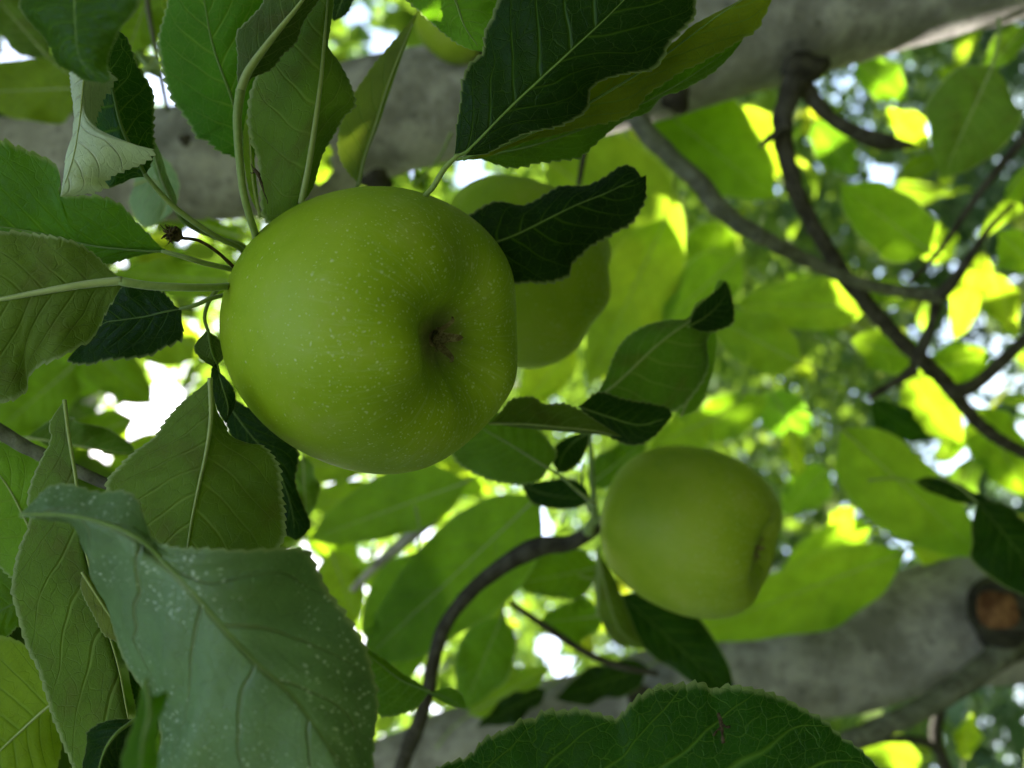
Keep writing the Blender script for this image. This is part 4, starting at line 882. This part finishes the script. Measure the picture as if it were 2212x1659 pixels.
# ------------------------------------------------------------------ the rest of the crown: leaves behind, overhead and far off
PROT = []
def simple_leaf_mesh(k, L=1.0, W=0.62, seed=0):
    rd = random.Random(seed); nn = 12
    V, F, ST, FL = [], [], [], []
    fold = rd.uniform(0.1, 0.5); bend = rd.uniform(-0.35, 0.1); tw = rd.uniform(-.5, .5)
    for i in range(nn + 1):
        s = i / nn; f = (math.sin(math.pi * s ** 0.78) ** 0.75 if 0 < s < 1 else 0.0) * W / 2
        for c in (-1, -.5, 0, .5, 1):
            y = f * c; z = abs(c) * f * fold + bend * (s - .5) ** 2 * L + 0.03 * math.sin(9 * s + c * 3) * abs(c)
            a = tw * (s - .5); V.append(((s - 0.5) * L, y * math.cos(a) - z * math.sin(a), y * math.sin(a) + z * math.cos(a)))
            ST.append((s, c * .5 + .5)); FL.append((s * 7, y * 7))
    for i in range(nn):
        for j in range(4):
            a0 = i * 5 + j; F.append((a0, a0 + 5, a0 + 6, a0 + 1)[::-1])
    v, f = tube([np.array((-0.5 * L - 0.30, 0.05, 0.05)), np.array((-0.5 * L - .1, 0, bend * .25)), np.array((-0.3 * L, 0, bend * .04 - .005)), np.array((0.3 * L, 0, bend * .04 - 0.005))], [0.015, 0.013, 0.011, 0.003], 6, n=12)
    return V, F, ST, FL, v, f
proto_bl, proto_st = [], []
for k in range(6):
    V, F, ST, FL, v, f = simple_leaf_mesh(k, 1.0, random.uniform(.55, .7), k)
    o = mesh_obj('blade', V, F, M['bright' if k % 2 else 'mid'], None, uvs={'st': ST, 'flat': FL}); proto_bl.append(o.data); bpy.data.objects.remove(o)
    o = mesh_obj('stalk', v, f, M['stalk']); proto_st.append(o.data); bpy.data.objects.remove(o)

def zone(x, y):
    """where in the photo a leaf is, told by its neighbours"""
    if x < 480: return 'in the gaps left of the largest apple' if y < 1000 else 'behind the lower left leaves'
    if x < 1150 and y > 1000: return 'below the largest apple' if y < 1300 else 'under the arching twig'
    if x < 1250: return 'behind the top leaves' if y < 450 else 'behind the largest apple'
    if y > 1250: return 'below the lower grey limb' if x > 1750 else 'near the bottom edge leaf'
    if x < 1700 and y < 700: return 'right of the half hidden apple'
    if x < 1750: return 'around the blurred lower apple'
    if y < 300: return 'under the top right limb'
    if y < 620: return 'behind the dark right branches'
    return 'under the dark curved branch' if y < 950 else 'above the lower grey limb'
SKY = [(345, 880, 60), (320, 935, 45), (265, 955, 26), (735, 1030, 30), (705, 1215, 20), (345, 185, 26), (18, 120, 14), (1015, 378, 30), (830, 95, 30), (1230, 980, 28),
       (915, 1002, 16), (1175, 1140, 16), (1050, 1335, 16), (1185, 1400, 22), (1215, 1440, 18), (1165, 1110, 10), (1905, 385, 26), (1940, 1000, 22), (2005, 290, 20), (780, 30, 16), (437, 745, 12)]
SKYS = [(a, b, r * .68) for a, b, r in SKY]
def in_sky(x, y, grow=0):
    return any((x - a) ** 2 + (y - b) ** 2 < (r + grow) ** 2 for a, b, r in SKYS)
rb = random.Random(21)
cnt = 0; BGL = []
while cnt < 225:
    x = rb.uniform(-60, 2270); y = rb.uniform(-60, 1720)
    z = rb.uniform(0.75, 1.7)
    ln = rb.uniform(0.055, 0.085); px = ln / (K * z)
    if in_sky(x, y, px * .52): continue
    k = rb.randrange(6)
    g = rb.uniform(.7, 1.2); tone = 'dark green' if g < .87 else 'mid green' if g < 1.03 else 'light green'
    size = 'larger' if px > 105 else 'smaller'
    far_ = 'nearer' if z < 1.15 else 'farther'
    r = empty('background_leaf', P(x, y, z), f'{size} {far_} {tone} blurred leaf {zone(x, y)}', 'leaf', 'blurred background leaves ' + zone(x, y))
    b = bpy.data.objects.new('blade', proto_bl[k]); COL.objects.link(b); b.parent = r
    s_ = bpy.data.objects.new('petiole', proto_st[k]); COL.objects.link(s_); s_.parent = r
    BGL.append((r, x, y)); r.scale = (ln, ln, ln)
    r.rotation_euler = (rb.gauss(0, .7), rb.gauss(0.25, .7), rb.uniform(0, 6.28))
    b.color = (g * rb.uniform(.85, 1.25), g, g * rb.uniform(.7, 1.6), 1)
    cnt += 1

bylab = {}
for r, x, y in BGL: bylab.setdefault(r['label'], []).append((x, y, r))
for lab, it in bylab.items():
    if len(it) < 2: continue
    it.sort(key=lambda q: q[0])
    for i, (x, y, r) in enumerate(it):
        w = ['first', 'second', 'third', 'fourth', 'fifth', 'sixth', 'seventh', 'eighth', 'ninth', 'tenth']
        nm = 'last' if i == len(it) - 1 else w[min(i, 9)]
        r['label'] = f"{nm} {lab}" if len(lab.split()) < 16 else lab
# sunlight reaches these places through holes in the crown
LIT = [(1600, 260, .60, .028), (1660, 370, .60, .02), (1960, 275, .62, .03), (1635, 650, .52, .026), (2090, 650, .62, .04), (2170, 670, .64, .035), (1710, 985, .60, .03),
       (1810, 1130, .62, .03), (1200, 990, .9, .05), (1330, 270, .47, .012), (1440, 240, .47, .02), (860, 1180, .50, .022), (930, 1110, .42, .010), (905, 1145, .42, .010), (755, 1080, .42, .008),
       (700, 1090, .42, .008), (1080, 1000, .60, .03), (1560, 905, .8, .05), (445, 715, .50, .025), (300, 1560, .8, .06), (740, 305, .245, .010), (2090, 1590, .68, .04), (1950, 1650, .68, .03),
       (1190, 830, .66, .04), (1230, 800, .66, .03), (1180, 1110, .9, .05), (790, 50, 1.2, .08), (1400, 470, .62, .01), (1455, 530, .62, .015), (1550, 1080, 1.2, .06), (2100, 250, .9, .05)]
SHADE = [(x, y, z) for x, y, z in ((1250, 1620, .175), (1500, 1560, .175), (1750, 1610, .175), (1050, 1640, .175), (1400, 1650, .175), (800, 700, .18), (650, 600, .19), (950, 850, .19), (1200, 200, .19), (1350, 80, .19), (1100, 300, .2),
    (640, 300, .2), (440, 150, .22), (300, 250, .2), (150, 450, .2), (100, 700, .19), (400, 1000, .18), (500, 1100, .18), (150, 1300, .19), (400, 1400, .14), (600, 1300, .14), (700, 1500, .14),
    (900, 1200, .40), (1050, 1130, .40), (850, 1350, .40), (1000, 1250, .40), (850, 1050, .43), (700, 1130, .43), (950, 1000, .43), (1200, 500, .232), (1100, 650, .30), (1480, 1100, .33), (1400, 1200, .33), (1400, 780, .27), (1500, 850, .27),
    (1300, 450, .62), (1380, 620, .6), (1300, 700, .6), (1400, 350, .62), (1500, 300, .56), (1760, 700, .5), (1650, 770, .5), (1950, 1080, .47), (2050, 1150, .48), (1700, 1280, .53), (1850, 1230, .54), (1600, 1330, .53), (2000, 900, .55), (2150, 980, .58),
    (1900, 470, .52), (2090, 250, .43), (1180, 960, .29), (1060, 980, .29), (1900, 1400, .6), (1650, 1450, .6), (1800, 40, .5), (1500, 100, .5), (900, 250, .5), (400, 380, .5), (1050, 1450, .46), (80, 190, .40), (60, 870, .46), (1230, 1340, .43), (1240, 1250, .45))]
sdir = np.array(TO_SUN)
SH = np.array([P(*q) for q in SHADE])
def pdist(a, b):
    d = a - b; return np.linalg.norm(d - (d @ sdir)[..., None] * sdir, axis=-1)
rl = random.Random(5)
LIT += [(rl.uniform(1350, 2200), rl.uniform(150, 1100), rl.uniform(1.0, 3.2), rl.uniform(.02, .05)) for _ in range(24)]
LIT += [(rl.uniform(1750, 2200), rl.uniform(1480, 1650), rl.uniform(1.0, 3.0), rl.uniform(.02, .05)) for _ in range(12)]
LIT += [(rl.uniform(650, 1300), rl.uniform(950, 1450), rl.uniform(0.9, 2.0), rl.uniform(.02, .04)) for _ in range(9)]
TG = [(np.array(P(a, b, z)), r * .7) for a, b, z, r in LIT]
TG = [(p, r) for p, r in TG if pdist(SH, p).min() > r + 0.012]
print('sunlit spots kept', len(TG), 'of', len(LIT))
def keep_mask(C, sz):
    """drop crown leaves that stand between a sunlit spot and the sun, or inside a gap that shows the sky"""
    keep = np.ones(len(C), bool); sd = np.array(TO_SUN)
    for p, r in TG:
        d = C - p; t = d @ sd; perp = np.linalg.norm(d - t[:, None] * sd, axis=1)
        keep &= ~((t > 0.02) & (perp < r + sz * 0.3))
    d = C - np.array(CAM); zz = d @ np.array(D); zz_ = np.maximum(zz, 1e-3)
    X = (d @ np.array(R)) / zz_ / K + 1106; Y = -(d @ np.array(U)) / zz_ / K + 829.5
    pxs = sz / zz_ / K * 0.45
    for a, b, r in SKYS:
        keep &= ~((zz > 0) & ((X - a) ** 2 + (Y - b) ** 2 < (r + pxs) ** 2))
    # opening cut into the crown behind the camera to light the fruit's front
    op = np.array((-D - R * 1.35 + U * 0.25).normalized()); dn = d / np.maximum(np.linalg.norm(d, axis=1, keepdims=True), 1e-6)
    keep &= dn @ op < math.cos(math.radians(33))
    keep &= np.linalg.norm(d, axis=1) > 0.5
    return keep

def leaf_cloud(name, C, sizes, mat, label, flat=0.8, seed=0, kind='stuff', parent=None):
    """one mesh of many small bent leaves"""
    g = np.random.default_rng(seed); n = len(C)
    nrm = unit(np.column_stack([g.normal(0, flat, n), g.normal(0, flat, n), np.ones(n)]))
    t = unit(np.cross(nrm, unit(g.normal(size=(n, 3))))); b = np.cross(nrm, t)
    prof = [(-.5, 0, 0), (-.22, -.30, .05), (-.22, .30, .05), (-.24, 0, 0), (.12, -.30, .06), (.12, .30, .06), (.12, 0, .0), (.5, 0, -.08)]
    Vn = np.stack([C + t * (sizes * a)[:, None] + b * (sizes * w)[:, None] + nrm * (sizes * h)[:, None] for a, w, h in prof], axis=1).reshape(-1, 3)
    q = np.array([[0, 1, 3, 3], [0, 3, 2, 2], [1, 4, 6, 3], [3, 6, 5, 2], [4, 7, 6, 6], [6, 7, 5, 5]])
    tris = np.array([[0, 3, 1], [0, 2, 3], [1, 3, 6], [1, 6, 4], [3, 2, 5], [3, 5, 6], [4, 6, 7], [6, 5, 7]])
    tris = tris[:, ::-1] if False else tris
    F = (tris[None] + (np.arange(n) * 8)[:, None, None]).reshape(-1, 3)
    me = bpy.data.meshes.new(name); me.vertices.add(len(Vn)); me.vertices.foreach_set('co', Vn.astype(np.float32).ravel())
    me.loops.add(F.size); me.loops.foreach_set('vertex_index', F.astype(np.int32).ravel())
    me.polygons.add(len(F)); me.polygons.foreach_set('loop_start', np.arange(0, F.size, 3, dtype=np.int32))
    me.polygons.foreach_set('loop_total', np.full(len(F), 3, dtype=np.int32))
    me.update(calc_edges=True); me.materials.append(mat)
    o = bpy.data.objects.new(name, me); COL.objects.link(o)
    if kind: o['kind'] = kind
    if label: o['label'] = label; o['category'] = 'foliage'
    if parent is not None: o.parent = parent
    return o

# crown of the apple tree overhead, about a metre and more above the camera
n = 74000
C = np.column_stack([rng.uniform(-2.6, 2.6, n), rng.uniform(-1.6, 6.0, n), CAM.z + rng.uniform(1.0, 2.9, n)])
nzv = np.sin(C[:, 0] * 2.3 + 1) + np.sin(C[:, 1] * 1.9 + C[:, 2] * 2.1) + np.sin(C[:, 0] * 4.1 - C[:, 1] * 3.3)
C = C[(nzv + rng.uniform(-1.2, 1.2, n)) > -1.15]
# leaves added overhead, behind and beside the camera to shade the near fruit
n2 = 42000
C2 = np.column_stack([rng.uniform(-2.0, 1.3, n2), rng.uniform(-1.3, 0.5, n2), CAM.z + rng.uniform(1.0, 2.6, n2)])
n3 = 95000
az = rng.uniform(0, 2 * math.pi, n3); rd_ = rng.uniform(1.3, 2.8, n3)
C3 = np.column_stack([rd_ * np.cos(az), rd_ * np.sin(az) - 0.2, CAM.z + rng.uniform(-0.9, 1.6, n3)])  # unseen leaf ring added to cut light from behind and the sides
dd_ = C3 - np.array(CAM); zz_ = dd_ @ np.array(D)
seen = (zz_ > 0) & (np.abs(dd_ @ np.array(U)) < zz_ * 0.56) & (np.abs(dd_ @ np.array(R)) < zz_ * 0.74)
C3 = C3[~seen]
C3 = C3[(C3[:, 1] > -0.5) | (rng.random(len(C3)) < 0.72)]           # thinned behind the camera to let in frontal light
C4 = []
for q in SH:                                                  # leaf clumps added along the sun line to shade near fruit and leaves
    m_ = 70 if np.linalg.norm(q - np.array(CAM)) < .37 else 30; tt = rng.uniform(1.1, 2.6, m_)[:, None]
    C4.append(q + tt * sdir + rng.normal(0, .05, (m_, 3)))
C = np.vstack([C, C2, C3] + C4)
sz = rng.uniform(0.05, 0.085, len(C)); kp = keep_mask(C, sz)
leaf_cloud('crown_foliage', C[kp], sz[kp], M['far'], 'dense apple tree crown leaves overhead, out of focus, some added for shade', seed=4)
# trees farther off, seen towards the right where the view drops
n = 90000
cl = np.column_stack([rng.uniform(-7, 7, 420), rng.uniform(3.6, 13, 420), rng.uniform(0.4, 8.0, 420)])
pick = rng.integers(0, 420, n)
C = cl[pick] + rng.normal(size=(n, 3)) * np.array([0.38, 0.38, 0.32])
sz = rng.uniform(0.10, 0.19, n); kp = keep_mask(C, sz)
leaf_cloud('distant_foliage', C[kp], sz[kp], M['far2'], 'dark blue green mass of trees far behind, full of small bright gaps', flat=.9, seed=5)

# the orchard ground under everything, out of view, added for its green bounce
k = NT('orchard grass')
co = k.n('ShaderNodeTexCoord').outputs['Object']
n1 = k.n('ShaderNodeTexNoise', inp={'Vector': co, 'Scale': 3.0, 'Detail': 8.0}).outputs['Fac']
p = k.n('ShaderNodeBsdfPrincipled', inp={'Base Color': k.mix(n1, (0.05, 0.09, 0.02), (0.14, 0.15, 0.06)), 'Roughness': 0.9})
gm = k.out(p.outputs[0])
v = [(-150, -150, 0), (150, -150, 0), (150, 150, 0), (-150, 150, 0)]
g_ = mesh_obj('ground', v, [(0, 1, 2, 3)], gm); g_['kind'] = 'structure'
